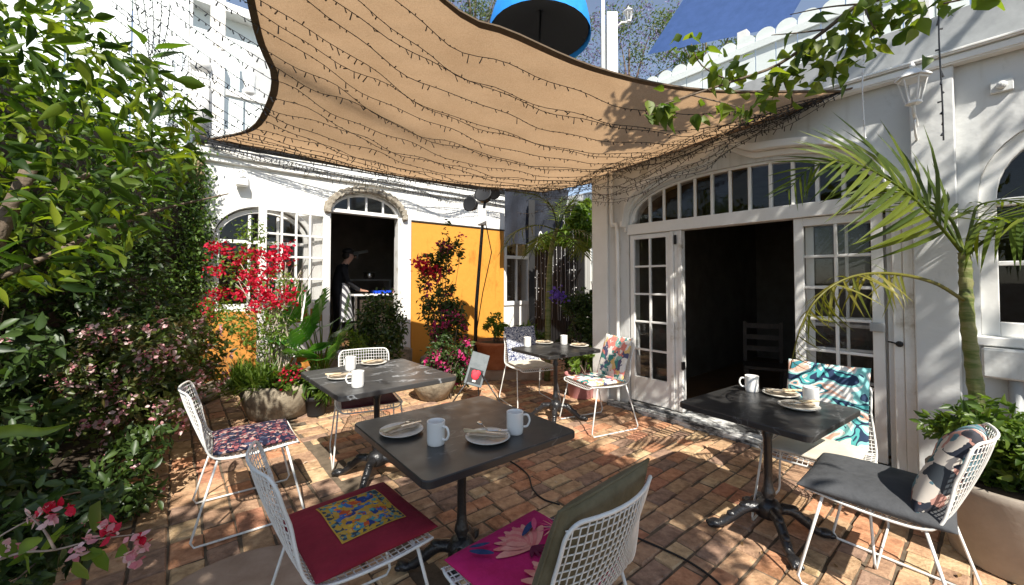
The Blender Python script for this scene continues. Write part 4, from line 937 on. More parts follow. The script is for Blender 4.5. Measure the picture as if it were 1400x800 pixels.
chair('c4', (1.79, 2.0), (-.61, .79), 'white wire chair at lower right holding the charcoal seat cushion')
chair('c5', (1.86, 2.50), (-.74, -.67), 'white wire chair tucked behind the right table with a teal wave cushion')
chair('c6', (.22, 5.02), (.40, -.92), 'white wire chair at the back left of the small table with a blue swirl cushion')
chair('c7', (.87, 4.24), (-.90, -.43), 'white wire chair by the door step with a colourful parrot-bright cushion')
chair('c8', (-1.25, 3.55), (.44, -.90), 'white wire chair tucked under the middle left table with a dark red pad')

def cushion_pt(x, y, sx, sy, th, top, puff=1.0):
    ex = max(0, 1 - abs(x) ** 3.2) * max(0, 1 - abs(y) ** 3.2)
    z = th / 2 * (ex ** .45) * (1 if top else -1)
    pin = 1 - .035 * (1 - abs(y)) * 0
    return Vector((x * sx / 2 * (1 - .03 * (1 - y * y)), y * sy / 2 * (1 - .03 * (1 - x * x)), z * puff))
def cushion(name, label, m, M, sx=.45, sy=.45, th=.06, bend=0.0, n=18, piping=None, seed=0):
    rn = random.Random(seed); ph = [rn.uniform(0, 6) for _ in range(4)]
    def pt(x, y, top):
        p = cushion_pt(x, y, sx, sy, th, top); k = (1 - x * x) * (1 - y * y)
        p.z += k * (.006 + .05 * max(0, th - .06)) * (math.sin(3.1 * x + ph[0]) * math.cos(4.2 * y + ph[1]) + .6 * math.sin(7 * x + 5 * y + ph[2])) + bend * x * x; return p
    b = MB(); vs = []; fs = []; N1 = n + 1
    for top in (1, 0):
        for j in range(N1):
            for i in range(N1): vs.append(pt(math.sin(math.pi / 2 * (-1 + 2 * i / n)), math.sin(math.pi / 2 * (-1 + 2 * j / n)), top))
    for j in range(n):
        for i in range(n):
            a = j * N1 + i; fs.append((a, a + 1, a + N1 + 1, a + N1)); c = a + N1 * N1; fs.append((c, c + N1, c + N1 + 1, c + 1))
    b.add(vs, fs); me = b.mesh(name, m, True)
    bm = bmesh.new(); bm.from_mesh(me); bmesh.ops.remove_doubles(bm, verts=bm.verts, dist=1e-4); bmesh.ops.recalc_face_normals(bm, faces=bm.faces); bm.to_mesh(me); bm.free(); me.shade_smooth()
    o = put(bpy.data.objects.new(name, me), None, M); tag(o, label, 'cushion'); o['category'] = 'cushion'
    if piping:
        e = [pt(math.cos(a) / max(abs(math.cos(a)), abs(math.sin(a))), math.sin(a) / max(abs(math.cos(a)), abs(math.sin(a))), 1) for a in np.linspace(0, 2 * math.pi, 64, endpoint=False)]
        MB().tube(e, .005, 6, closed=True).build('piping', piping, o, True)
    o_pt = pt
    return o, o_pt
seatM = lambda z=.0, y=0.01: Matrix.Translation((0, y, SEATZ + .03 + z))
def backM(key, z=.62, y=-.265, tilt=72, roll=0): return chairs[key] @ Matrix.Translation((0, y, z)) @ Matrix.Rotation(R(roll), 4, 'Y') @ Matrix.Rotation(R(180 - tilt), 4, 'X')
FL_DARK = fabric('dark_small_floral', [(.012, .013, .028), (.26, .08, .08), (.016, .016, .035), (.40, .27, .24), (.012, .013, .03), (.014, .014, .03), (.13, .045, .06), (.02, .022, .05), (.06, .07, .11)], 58, 2.6)
RED = mat('crimson_wool', [(.19, .008, .022), (.25, .014, .032)], .95, 12, .6, 28)
FUCH = mat('fuchsia_cotton', [(.46, .008, .10), (.53, .014, .14)], .9, 8, .6, 28)
OLV = mat('olive_velvet', [(.10, .085, .045), (.16, .135, .08)], .95, 10, .5, 40)
CHAR = mat('charcoal_canvas', [(.050, .052, .056), (.075, .077, .082)], .9, 9, .7, 22)
BEIGE = mat('cream_canvas', [(.56, .50, .40), (.66, .60, .50)], .9, 9, .35, 400)
DRED = mat('dark_wine_cotton', [(.05, .008, .012), (.09, .012, .018)], .9, 9, .35, 400)
TEAL = fabric('teal_wave_print', [(.72, .70, .64), (.10, .42, .42), (.03, .05, .10), (.25, .58, .56), (.75, .73, .68), (.70, .42, .32), (.05, .22, .26), (.74, .72, .67)], 4.6, 1.0, feature='noise')
SWIRL = fabric('navy_swirl_print', [(.62, .62, .62), (.03, .04, .10), (.55, .56, .58), (.05, .06, .13), (.40, .42, .48), (.04, .05, .12), (.60, .60, .60)], 13, 1.0, feature='noise')
PARROT = fabric('bright_botanical_print', [(.74, .70, .64), (.06, .24, .22), (.70, .24, .20), (.76, .74, .70), (.10, .10, .18), (.70, .50, .20), (.78, .75, .70), (.25, .45, .40), (.66, .62, .58)], 17, 3.5)
MUSH = fabric('dusk_botanical_print', [(.05, .06, .07), (.45, .24, .20), (.12, .22, .26), (.60, .55, .48), (.03, .035, .05), (.30, .16, .14), (.05, .12, .14), (.05, .05, .06)], 15, 3.0)
cushion('seat_cushion', 'navy pad scattered with tiny pink flowers on the left wire chair', FL_DARK, chairs['c1'] @ seatM(.005), .46, .44, .06, seed=1)
cr, crpt = cushion('seat_cushion', 'deep red cushion with a gold embroidered panel in the foreground', RED, chairs['c2'] @ seatM(.012) @ Matrix.Rotation(R(5), 4, 'Z'), .50, .47, .075, seed=2)
def patch(parent, ptf, x0, x1, y0, y1, m, name, lift, n=10):
    b = MB(); vs = [ptf(x0 + (x1 - x0) * i / n, y0 + (y1 - y0) * j / n, 1) + Vector((0, 0, lift)) for j in range(n + 1) for i in range(n + 1)]
    b.add(vs, [(j * (n + 1) + i, j * (n + 1) + i + 1, (j + 1) * (n + 1) + i + 1, (j + 1) * (n + 1) + i) for j in range(n) for i in range(n)]); return b.build(name, m, parent, True)
EMB = fabric('gold_embroidery', [(.52, .28, .03), (.45, .25, .04), (.06, .14, .35), (.55, .33, .05), (.50, .09, .03), (.10, .28, .30), (.48, .30, .06), (.60, .34, .10), (.03, .06, .20)], 40, 2.4)
EMBB = fabric('checked_embroidered_border', [(.50, .30, .04), (.04, .06, .08), (.45, .30, .06), (.10, .20, .20)], 70, .3)
GOLD = mat('gold_thread', [(.55, .30, .03), (.62, .38, .06)], .8, 60)
patch(cr, crpt, -.62, .62, -.50, .62, GOLD, 'embroidered_edge', .0035); patch(cr, crpt, -.60, .60, -.48, .60, EMBB, 'embroidered_border', .005); patch(cr, crpt, -.50, .50, -.36, .48, EMB, 'embroidered_panel', .0065)
rn = random.Random(4); THR = [mat('blue_thread', [(.03, .09, .38)], .8), mat('orange_thread', [(.58, .16, .02)], .8), mat('teal_thread', [(.05, .28, .30)], .8), mat('yellow_thread', [(.62, .42, .05)], .8), mat('rust_thread', [(.42, .05, .03)], .8)]
for k in range(30):                                # raised stitched flowers on the panel
    b = MB(); x, y = rn.uniform(-.44, .44), rn.uniform(-.31, .43); rr = rn.uniform(.02, .055)
    cpt = crpt(x, y, 1) + Vector((0, 0, .008)); pts = [cpt] + [crpt(x + rr * (1 + .35 * math.cos(5 * a)) * math.cos(a), y + rr * (1 + .35 * math.cos(5 * a)) * math.sin(a), 1) + Vector((0, 0, .008)) for a in np.linspace(0, 2 * math.pi, 20, endpoint=False)]
    b.add(pts, [(0, i, i % 20 + 1) for i in range(1, 21)]); b.build('stitched_flower', THR[k % 5], cr)
cf, cfpt = cushion('seat_cushion', 'hot pink cushion printed with coral protea flowers in the foreground', FUCH, chairs['c3'] @ seatM(.01), .47, .46, .065, seed=3)
CORAL = [mat('coral_print', [(.66, .16, .16), (.74, .26, .22)], .9, 20), mat('salmon_print', [(.70, .24, .20), (.78, .38, .30)], .9, 20), mat('navy_print', [(.015, .03, .10), (.04, .07, .17)], .9, 20), mat('rose_print', [(.60, .06, .16), (.66, .12, .22)], .9, 20), mat('wine_print', [(.12, .008, .04)], .9)]
b = MB(); lift = [.002]
def petal(x, y, an, ln_, wd, mi):
    lift[0] += .00025; b.mi = mi; c, s = math.cos(an), math.sin(an); L_, R_ = [], []
    n = 7
    for i in range(n + 1):
        t = i / n; w_ = wd * math.sin(math.pi * min(1, t * .93 + .04)) ** .7
        for sgn, lst in ((-1, L_), (1, R_)):
            px, py = x + c * ln_ * t - s * w_ * sgn, y + s * ln_ * t + c * w_ * sgn; lst.append(cfpt(max(-.97, min(.97, px)), max(-.97, min(.97, py)), 1) + Vector((0, 0, lift[0])))
    b.add(L_ + R_, [(i, i + 1, n + 1 + i + 1, n + 1 + i) for i in range(n)])
for (fx, fy, a0, nn, ll) in ((.05, .12, 95, 9, .62), (-.20, -.75, 70, 7, .60)):
    for row in range(3):
        for k in range(nn - row):
            a = R(a0 + (k - (nn - row - 1) / 2) * (150 / nn)); petal(fx + .05 * row * math.cos(R(a0)), fy + .05 * row * math.sin(R(a0)), a, ll * (1 - .22 * row), .085, (0, 1, 0)[row] if k % 2 else (1, 0, 1)[row])
    for k in range(5): petal(fx, fy, R(a0 + 180 + (k - 2) * 26), .28, .035, 4)
for (x, y, a, l_) in ((.55, .55, 200, .5), (.75, -.1, 120, .45), (.5, -.5, 10, .42), (.15, -.3, 330, .5), (.72, -.75, 150, .5), (-.75, .7, 300, .4), (.80, .35, 260, .4)): petal(x, y, R(a), l_, .055, 2); petal(x + .05, y + .07, R(a + 25), l_ * .8, .045, 3 if l_ > .42 else 2)
for k in range(16): petal(.62, .12, R(k * 22.5), .30, .013, 3 if k % 2 else 1)
b.build('printed_flowers', CORAL, cf)
cushion('back_cushion', 'thick olive green velvet cushion propped on the foreground chair back', OLV, backM('c3', .65, -.222, 70),   .47, .47, .10, piping=OLV, seed=5)
cushion('seat_cushion', 'charcoal grey cushion on the lower right chair', CHAR, chairs['c4'] @ seatM(.014) @ Matrix.Rotation(R(4), 4, 'Z'), .55, .54, .095, seed=6)
cushion('back_cushion', 'dusky botanical scatter pillow leaning on the lower right chair back', MUSH, backM('c4', .66, -.235, 66, 8), .42, .42, .13, seed=7)
cushion('back_cushion', 'white and teal wave printed back pad behind the right table', TEAL, backM('c5', .70, -.242, 72), .44, .50, .05, seed=8)
cushion('seat_cushion', 'plain cream seat pad under the teal wave cushion', BEIGE, chairs['c5'] @ seatM(), .44, .42, .045, seed=9)
cushion('back_cushion', 'navy and white swirl printed back pad on the rear chair', SWIRL, backM('c6', .68, -.240, 72), .43, .46, .05, seed=10)
cushion('seat_cushion', 'plain cream seat pad under the navy swirl cushion', BEIGE, chairs['c6'] @ seatM(), .44, .42, .05, seed=11)
cushion('back_cushion', 'bright botanical back pad on the chair nearest the door step', PARROT, backM('c7', .68, -.238, 72), .43, .46, .055, seed=12)
cushion('seat_cushion', 'pale botanical seat pad on the chair nearest the door step', PARROT, chairs['c7'] @ seatM(), .45, .43, .055, seed=13)
cushion('seat_cushion', 'dark wine seat pad almost hidden under the middle left table', DRED, chairs['c8'] @ seatM(), .45, .43, .05, seed=14)

# ------------------------------------------------------------------ crockery
def mug(loc, hd, label, h=.105, r=.041):
    t = thing('mug', label, 'mug', loc, hd, 'white mugs on the cafe tables')
    MB().lathe([(.012, 0), (r * .9, 0), (r * .95, .004), (r, .02), (r * 1.0, h - .004), (r * 1.02, h), (r * .93, h), (r * .9, h - .006), (r * .88, .010), (.01, .008)], 24).build('cup', CER, t, True)
    b = MB(); b.tube(smooth_curve([(r * .96, 0, h * .82), (r + .022, 0, h * .80), (r + .032, 0, h * .55), (r + .020, 0, h * .30), (r * .96, 0, h * .27)], 5), [.0055] * 21, 8); b.build('handle', CER, t, True)
def plate(loc, label, rz, setting, r=.105):
    t = thing('plate', label, 'plate', loc, rz, 'pale plates on the cafe tables')
    MB().lathe([(.01, .0), (r * .6, .0), (r * .92, .012), (r, .017), (r, .020), (r * .9, .016), (r * .62, .006), (.01, .005)], 32).build('dish', CERS, t, True)
    n = thing('napkin', 'folded linen napkin lying on the ' + setting, 'napkin', Vector(loc) + Vector((0, 0, .021)), rz + .25, 'folded napkins on the plates')
    b = MB(); gg = []
    for k in range(2):
        for j in range(9):
            for i in range(5):
                x, y = -.085 + .17 * j / 8, -.036 + .072 * i / 4; gg.append((x, y + .006 * math.sin(j * .8), .002 + .005 * k + .003 * math.sin(i * 1.7 + j) * math.cos(j * .9)))
    fs = [(k * 45 + j * 5 + i, k * 45 + j * 5 + i + 1, k * 45 + (j + 1) * 5 + i + 1, k * 45 + (j + 1) * 5 + i) for k in range(2) for j in range(8) for i in range(4)]
    b.add(gg, fs); b.build('cloth', LINEN, n, True)
    f = thing('fork', 'pale wooden-handled fork laid across the ' + setting, 'fork', Vector(loc) + Vector((0, 0, .034)), rz + .5, 'forks on the plates')
    b = MB(); b.tube([(-.11, .01, .006), (-.02, .012, .002), (.0, .012, .002)], [.006, .005, .003], 6); b.build('handle', WOODL, f, True)
    b = MB(); b.tube([(.0, .012, .002), (.05, .012, .0)], .0028, 6); b.box(.05, .065, .002, .022, -.001, .001)
    for y in (.003, .009, .015, .021): b.tube([(.065, y, 0), (.095, y, .002)], .0013, 5)
    b.build('tines', STEEL, f)
    k = thing('knife', 'pale wooden-handled knife beside the fork on the ' + setting, 'knife', Vector(loc) + Vector((0, 0, .036)), rz + .12, 'knives on the plates')
    b = MB(); b.tube([(-.115, -.012, .006), (-.01, -.012, .003)], [.007, .005], 6); b.build('handle', WOODL, k, True)
    b = MB(); b.box(-.01, .10, -.020, -.006, .002, .0035); b.build('blade', STEEL, k)
for u, v, z, hd, lab in ((596, 607, .74, -30, 'white mug left of centre on the nearest table, handle to the right'), (704, 592, .74, 10, 'white mug by the back right corner of the nearest table'),
                         (489, 529, .775, 200, 'sunlit white mug at the front of the middle left table'), (479, 506, .775, 150, 'pale mug farther back on the middle left table, in front of the chair back'),
                         (721, 474, .755, 60, 'left of the two mugs on the small back table'), (771, 471, .755, 60, 'right of the two mugs on the small back table'),
                         (1028, 535, .742, 160, 'white mug near the far corner of the right table, handle to the left'), (1109, 553, .742, 60, 'cream mug beside the plate on the right table')):
    mug(gz(u, v, z), R(hd), lab)
for u, v, z, rz, lab, st in ((549, 592, .74, 35, 'plate behind the left mug on the nearest table', 'left plate of the nearest table'), (667, 601, .74, -20, 'plate at the centre right of the nearest table', 'right plate of the nearest table'),
                             (468, 517, .775, 20, 'plate by the left edge of the middle left table', 'left plate of the middle left table'), (511, 498, .775, 40, 'plate by the far edge of the middle left table', 'far plate of the middle left table'),
                             (744, 470, .755, 20, 'left plate on the small back table', 'left plate of the small back table'), (792, 474, .755, 20, 'right plate on the small back table', 'right plate of the small back table'),
                             (1068, 541, .742, 150, 'farther plate on the right table', 'farther plate of the right table'), (1092, 558, .742, 165, 'nearer plate on the right table', 'nearer plate of the right table')):
    plate(gz(u, v, z), lab, R(rz), st)
sp = thing('teaspoon', 'shiny teaspoon resting behind the right plate of the nearest table', 'spoon', gz(656, 582, .76), R(-60))
b = MB(); b.sphere((0, 0, .014), .016, 10, (1.4, .9, .4)); b.build('bowl', STEEL, sp, True); b = MB(); b.tube([(.02, 0, .013), (.06, 0, .008), (.11, 0, .004)], .0028, 6); b.build('handle', STEEL, sp, True)

# power cords on the bricks
def cord(pix, label):
    b = MB(); b.tube(smooth_curve([gz(u, v, .012) for u, v in pix], 8), .006, 6); tag(b.build('power_cord', BLKM, None, True), label, 'cord')
cord([(680, 622), (705, 635), (722, 650), (728, 668), (742, 682), (765, 690)], 'black cord curling across the bricks behind the nearest table')
cord([(870, 735), (905, 750), (945, 770), (985, 800), (1000, 830)], 'black cord running over the bricks beside the olive cushion chair')

# ------------------------------------------------------------------ tripod menu stand and lamp stand
ms = thing('menu_stand', 'small slate board with a red picture leaning on a black tripod', 'menu stand', gz(652, 560, 0))
top = gd(652, 505, 5.0); rel = Vector(top) - ms.location
BM_ = Matrix.Translation(rel) @ Matrix.Rotation(R(12), 4, 'Z') @ Matrix.Rotation(R(-18), 4, 'X') @ Matrix.Rotation(R(18), 4, 'Y')
b = MB(); b.box(-.11, .11, -.012, .012, -.20, .20); b.build('board', mat('slate_board', [(.10, .12, .13), (.16, .18, .19)], .7, 12), ms, bevel=.004, M=BM_)
b = MB(); b.box(-.085, .085, -.016, -.0125, -.17, .0); b.build('picture_panel', BLKM, ms, M=BM_)
b = MB(); b.sphere((0, -.02, -.08), .05, 10, (1, .15, 1)); b.sphere((-.02, -.02, -.05), .035, 8, (1, .15, 1)); b.sphere((.025, -.02, -.045), .035, 8, (1, .15, 1)); b.build('red_picture', mat('red_print', [(.62, .02, .04)], .6), ms, True, M=BM_)
b = MB(); b.box(-.02, .02, -.018, -.0125, -.155, -.135); b.build('white_mark', CER, ms, M=BM_)
for (u, v) in ((612, 560), (690, 560), (655, 552)):
    f = Vector(gz(u, v, .0)) - ms.location; MB().tube([rel + Vector((0, .03, .02)), f], .009, 6).build('leg', BLK, ms, True)
ls = thing('lamp_stand', 'leaning black pole topped with a cluster of black floodlights', 'lamp stand', gd(650, 500, 6.4)); ls.location.z = 0
pt_ = lambda u, v: Vector(gd(u, v, 6.4)) - ls.location
b = MB(); p0 = pt_(649, 480); p0.z = 0; b.tube([p0, pt_(651, 420), pt_(661, 290), pt_(665, 262)], [.03, .028, .024, .02], 8); b.build('pole', BLK, ls, True)
MB().box(-.07, .07, -.05, .05, -.13, .13, Matrix.Translation(pt_(659, 297))).build('control_box', WG, ls, bevel=.01)
for (u, v, s) in ((645, 280, .13), (662, 268, .15), (676, 262, .12)):
    b = MB(); b.lathe([(.3 * s, -.6 * s), (.6 * s, -.5 * s), (.9 * s, .3 * s), (.95 * s, .5 * s), (.8 * s, .45 * s)], 14, Matrix.Translation(pt_(u, v)) @ Matrix.Rotation(R(random.uniform(60, 120)), 4, 'X') @ Matrix.Rotation(R(random.uniform(-40, 40)), 4, 'Y')); b.build('floodlight', BLKM, ls, True)
b = MB(); b.tube([pt_(663, 300), pt_(672, 345), pt_(660, 400), pt_(652, 450)], .008, 5); b.build('cable', BLKM, ls, True)
b = MB(); b.lathe([(.22, 0), (.22, .03), (.05, .05)], 16, Matrix.Translation(p0)); b.build('base', BLK, ls)
b = MB(); q = gd(727, 440, 8.0); b.box(-.06, .06, -.06, .06, 0, 3.1); tag(b.build('dark_post', BLKM, None, M=Matrix.Translation((q.x, q.y, -.02))), 'slim black post standing beside the white casement window', 'post')

# wall lamp on the whitewashed wall
wl = thing('wall_lamp', 'small white box lamp with an arched bracket on the whitewashed wall', 'lamp', kx(-1.2, -.02, 2.9), TH)
MB().box(-.07, .07, -.12, -.002, -.08, .02).build('lamp_box', WPW, wl, bevel=.01); b = MB(); b.tube(smooth_curve([(-.06, -.05, .02), (-.05, -.05, .12), (0, -.05, .15), (.05, -.05, .12), (.06, -.05, .02)], 4), .01, 6); b.build('bracket', WPW, wl, True)

# ------------------------------------------------------------------ rooftop: blue umbrella, lamp post, navy canopy, far trees
uc = Vector(gd(738, 46, 8.2))
um = thing('parasol', 'bright blue parasol tipped towards the courtyard above the sail', 'parasol', uc)
axis = Vector((.04, .06, .99)).normalized(); rot = axis.to_track_quat('Z', 'Y').to_matrix().to_4x4()
b = MB(); n = 8; rings = [(0.02, 1.0), (.42, .92), (.76, .72), (.96, .42), (1.03, .12)]
vs = []
for r_, z in rings:
    for k in range(32): a = 2 * math.pi * k / 32; sc_ = 1 - .03 * (1 - abs(math.cos(4 * a))) * r_; vs.append((r_ * sc_ * math.cos(a), r_ * sc_ * math.sin(a), z))
for k in range(32): a = 2 * math.pi * k / 32; vs.append((1.04 * math.cos(a), 1.04 * math.sin(a), -.08))
b.add(vs, [(j * 32 + k, j * 32 + (k + 1) % 32, (j + 1) * 32 + (k + 1) % 32, (j + 1) * 32 + k) for j in range(5) for k in range(32)]); b.build('canopy', BLUE, um, True, M=rot)
for k in range(8):
    a = 2 * math.pi * k / 8; MB().tube([(.02, 0, .50), (.4 , 0, .40), (.99, 0, .0)], .009, 5, M=Matrix.Rotation(a, 4, 'Z')).build('rib', BLKM, um, M=rot)
MB().tube([(0, 0, .95), (0, 0, -1.6)], .022, 8).build('pole', BLKM, um, True, M=rot)
b = MB(); vs = [(.0, .0, .52)] + [(.985 * math.cos(2 * math.pi * k / 32), .985 * math.sin(2 * math.pi * k / 32), .01) for k in range(32)]; b.add(vs, [(0, k, k % 32 + 1) for k in range(1, 33)]); b.build('inner_cone', mat('dark_underside', [(.02, .018, .017)], .9), um, True, M=rot)  # near-black cone closing the underside of the parasol
lp = thing('lamp_post', 'tall white post with a side lantern behind the sail', 'lamp post', gd(836, 100, 7.6)); lp.location.z = 3.12
zt = gd(836, 20, 7.6).z - 3.12
MB().box(-.10, .10, -.10, .10, 0, zt).build('post', WP, lp, bevel=.01); MB().box(-.2, -.13, -.05, .02, 0, zt + .6).build('pipe', GREYM, lp)
MB().tube([(.10, 0, zt - .25), (.2, 0, zt - .15), (.33, 0, zt - .15)], .02, 6).build('bracket', WP, lp, True)
lantern('post_lantern', 'white lantern bracketed to the tall post behind the sail', lp.location + Vector((.33, 0, zt - .13)), .9, 0, False)
nv = MB(); c = [gd(885, 75, 9.0), gd(960, -40, 9.0), gd(1130, -60, 7.2), gd(1075, 35, 7.0)]
gg = []
for j in range(9):
    for i in range(9): p = c[0].lerp(c[3], i / 8).lerp(c[1].lerp(c[2], i / 8), j / 8); p.z -= .12 * math.sin(math.pi * i / 8) * math.sin(math.pi * j / 8); gg.append(tuple(p))
nv.add(gg, [(j * 9 + i, j * 9 + i + 1, j * 9 + i + 10, j * 9 + i + 9) for j in range(8) for i in range(8)])
tag(nv.build('navy_canopy', NAVY, None, True), 'navy canvas canopy over the roof deck behind the scalloped fence', 'canopy')

def tree(name, label, base, h, crown, n, size, m, m2=None, k=40, trunk_r=.12, group=None, limbs=9, tpl=T_LEAF):
    t = thing(name, label, 'tree', base, 0, group); cx, cy, cz, rx, ry, rz = crown
    b = MB(); tip = Vector((cx * .6, cy * .6, cz)); tr = smooth_curve([(0, 0, 0), (tip.x * .2 + .1, tip.y * .2, h * .35), tip * .75, tip], 5); kk = len(tr)
    b.tube(tr, [trunk_r * (1 - .75 * i / (kk - 1)) for i in range(kk)], 8); b.build('trunk', BARK, t, True)
    cl_ = blob(cx, cy, cz, rx * .85, ry * .85, rz * .85, limbs, .6)
    stems('limb', [[tr[int(kk * .6)], tr[int(kk * .6)].lerp(Vector(q), .5) + Vector((0, 0, .2)), Vector(q)] for q in cl_], trunk_r * .4, trunk_r * .08, BARK, t)
    P = clumps(cx, cy, cz, rx, ry, rz, k, n, .22); cloud('crown', P, tpl, size, m, t, (cx, cy, cz))
    if m2: cloud('blossom', clumps(cx, cy, cz, rx, ry, rz, k, n // 2, .22), tpl, size, m2, t, (cx, cy, cz))
    return t
tree('jacaranda_tree', 'open mauve flowering tree beyond the roof deck', gd(860, 60, 15) - Vector((0, 0, 6.5)) , 5, (0, 0, 6.3, 2.6, 2.2, 2.2), 3600, .10, L_TREE, L_MAUVE, 34)
tree('gum_tree', 'thin pale limbed tree beyond the fence at the top', gd(965, 50, 19) - Vector((0, 0, 8)), 6, (0, 0, 8.0, 3.0, 2.6, 2.2), 3000, .12, L_TREE, None, 26)
tree('leafy_tree', 'hazy grey green tree left of the blue parasol', gd(650, 0, 16) - Vector((0, 0, 8)), 6, (0, 0, 8.4, 2.6, 2.4, 1.8), 2600, .11, L_TREE, L_MAUVE, 26)

# unseen trees: crown clumps placed to shade and dapple the courtyard
def big_tree(label, base, parts_, size, trunk=.16):
    t = thing('unseen_shade_tree', label, 'tree', (base[0], base[1], 0)); B_ = Vector((base[0], base[1], 0))
    c0 = Vector(np.mean([p[:3] for p in parts_], 0)) - B_
    tr = smooth_curve([(0, 0, 0), (c0.x * .1, c0.y * .1, 1.6), (c0.x * .35, c0.y * .35, 3.2), (c0.x * .6, c0.y * .6, c0.z)], 5); k = len(tr)
    b = MB(); b.tube(tr, [trunk * (1 - .7 * i / (k - 1)) for i in range(k)], 10); b.build('trunk', BARK, t, True)
    stems('limb', [[tr[int(k * .7)], tr[int(k * .7)].lerp(Vector(p[:3]) - B_, .55) + Vector((0, 0, .25)), Vector(p[:3]) - B_] for p in parts_], trunk * .45, .015, BARK, t)
    P = np.concatenate([clumps(*p[:6], max(4, p[6] // 70), p[6], .40) for p in parts_]) - np.array(B_)
    cloud('crown', P, T_LEAF, size, L_MID, t, tuple(c0)); return t
big_tree('unseen broad tree behind the photographer, crown placed to shade the courtyard', (-1.2, -4.2),
         [(1.1, -1.5, 4.1, .95, .85, .45, 2600), (0.1, -1.7, 4.2, 1.0, .9, .45, 2600), (-1.0, -1.7, 4.2, .9, .8, .4, 900), (1.2, -2.3, 4.4, .7, .8, .45, 1300), (.4, -2.9, 4.6, 1.5, .8, .6, 2400), (1.55, -.85, 4.1, .85, .75, .35, 2300), (1.3, -.25, 4.15, .6, .4, .3, 800)], .15)
big_tree('second unseen tree beside the dining room wing, crown placed to dapple wall and sail', (4.4, -1.8),
         [(3.5, .3, 5.2, .9, .8, .6, 520), (2.9, .9, 5.2, .7, .6, .45, 330), (4.3, -.3, 5.3, .9, .8, .7, 520), (3.9, -.7, 4.9, .6, .6, .5, 260), (2.4, .5, 4.9, .6, .5, .35, 330), (1.75, 1.55, 5.1, .62, .5, .35, 520)], .13, .12)

# ------------------------------------------------------------------ plants
# vine branch, top right
vb = thing('vine_branch', 'leafy vine branch arching in from the upper right over the sail edge', 'branch')
main = [gd(1420, -60, 1.9), gd(1290, -20, 2.05), gd(1180, 5, 2.2), gd(1130, 40, 2.3), gd(1065, 88, 2.4), gd(1000, 112, 2.45), gd(945, 130, 2.5), gd(890, 148, 2.5)]
stems('stem', [main], .016, .004, BARK, vb, 7)
side = [[gd(1065, 88, 2.4), gd(1075, 120, 2.45), gd(1083, 135, 2.4), gd(1078, 150, 2.45), gd(1060, 160, 2.45)], [gd(1130, 40, 2.3), gd(1090, 45, 2.35), gd(1055, 48, 2.3)], [gd(1000, 112, 2.45), gd(960, 90, 2.5), gd(945, 60, 2.5)], [gd(1180, 5, 2.2), gd(1130, 10, 2.2), gd(1080, 20, 2.3)], [gd(945, 130, 2.5), gd(985, 140, 2.5), gd(1015, 148, 2.5)], [gd(1180, 5, 2.2), gd(1190, 30, 2.1), gd(1200, 45, 2.1)]]
for q_ in side: stems('twig', [q_], .006, .0025, BARK, vb, 5)
def along(pts, n, sp):
    c = smooth_curve(pts, 10); return [np.array(random.choice(c)) + rng.normal(size=3) * sp for _ in range(n)]
LP_ = []
for (u, v, d, su, n) in ((1195, 25, 2.15, .12, 46), (1240, 15, 2.1, .10, 22), (1110, 60, 2.3, .09, 24), (1060, 105, 2.4, .085, 30), (1000, 95, 2.45, .07, 22), (945, 65, 2.5, .05, 15), (1130, 90, 2.3, .08, 22), (1160, 65, 2.25, .08, 20), (905, 150, 2.5, .05, 18), (1020, 148, 2.45, .06, 12), (965, 150, 2.5, .045, 8), (1300, 5, 2.0, .07, 10)):
    c = np.array(gd(u, v, d)); LP_ += [c + rng.normal(size=3) * su * np.array([1, .8, .7]) for _ in range(int(n * 1.25))]
T_VINE = leaf_tpl(.72, .14, .28, (.1, .85, 1.0, .7, .35, 0))
leaf_parts(LP_[:296], T_VINE, .088, L_VINE, vb, up=.6, droop=.9)
bl = [np.array(gd(u, v, 1.35)) for u, v in ((1330, 12), (1365, 5), (1300, 12), (1385, -5))]
leaf_parts(bl, T_VINE, .10, L_VINE, vb, up=.3, droop=.4, name='leaf')
stems('twig', [[gd(1420, -60, 1.6), gd(1380, -25, 1.4), gd(1330, -5, 1.35), gd(1290, 5, 1.4)]], .006, .003, BARK, vb)

# big-leaf tree, upper left
lt = thing('broadleaf_tree', 'glossy broad-leaved tree filling the upper left corner', 'tree', (-2.65, 1.75, 0))
LB = np.array([-2.65, 1.75, 0])
stems('trunk', [[(0, 0.1, 0), (.05, .2, .8), (-.02, .3, 1.5), (.15, .35, 2.1)]], .055, .03, BARK, lt, 8)
stems('limb', [[(0, .35, 1.5), (.25, .85, 1.9), (.65, 1.1, 2.1)], [(.1, .4, 1.9), (.2, .85, 2.3), (.4, 1.0, 2.4)]], .016, .004, BARK, lt, 6)
def inpoly(u, v, poly):
    c = False; j = len(poly) - 1
    for i in range(len(poly)):
        if (poly[i][1] > v) != (poly[j][1] > v) and u < (poly[j][0] - poly[i][0]) * (v - poly[i][1]) / (poly[j][1] - poly[i][1]) + poly[i][0]: c = not c
        j = i
    return c
def region(n, poly, d0, d1):                       # points in the real volume seen through an outline
    us_ = [p[0] for p in poly]; vs_ = [p[1] for p in poly]; out = []
    while len(out) < n:
        u, v = random.uniform(min(us_), max(us_)), random.uniform(min(vs_), max(vs_))
        if inpoly(u, v, poly): out.append(np.array(gd(u, v, random.uniform(d0, d1))))
    return np.array(out)
polyT = [(-260, -40), (60, -30), (120, 10), (150, 60), (185, 70), (230, 105), (265, 150), (275, 205), (240, 260), (210, 320), (150, 370), (60, 400), (-260, 420)]
leaf_parts(region(290, polyT, 1.75, 2.3) - LB, T_LONG, .122, L_BIG, lt, (0, -.5, 1.5), .7, .2, droop=.35)
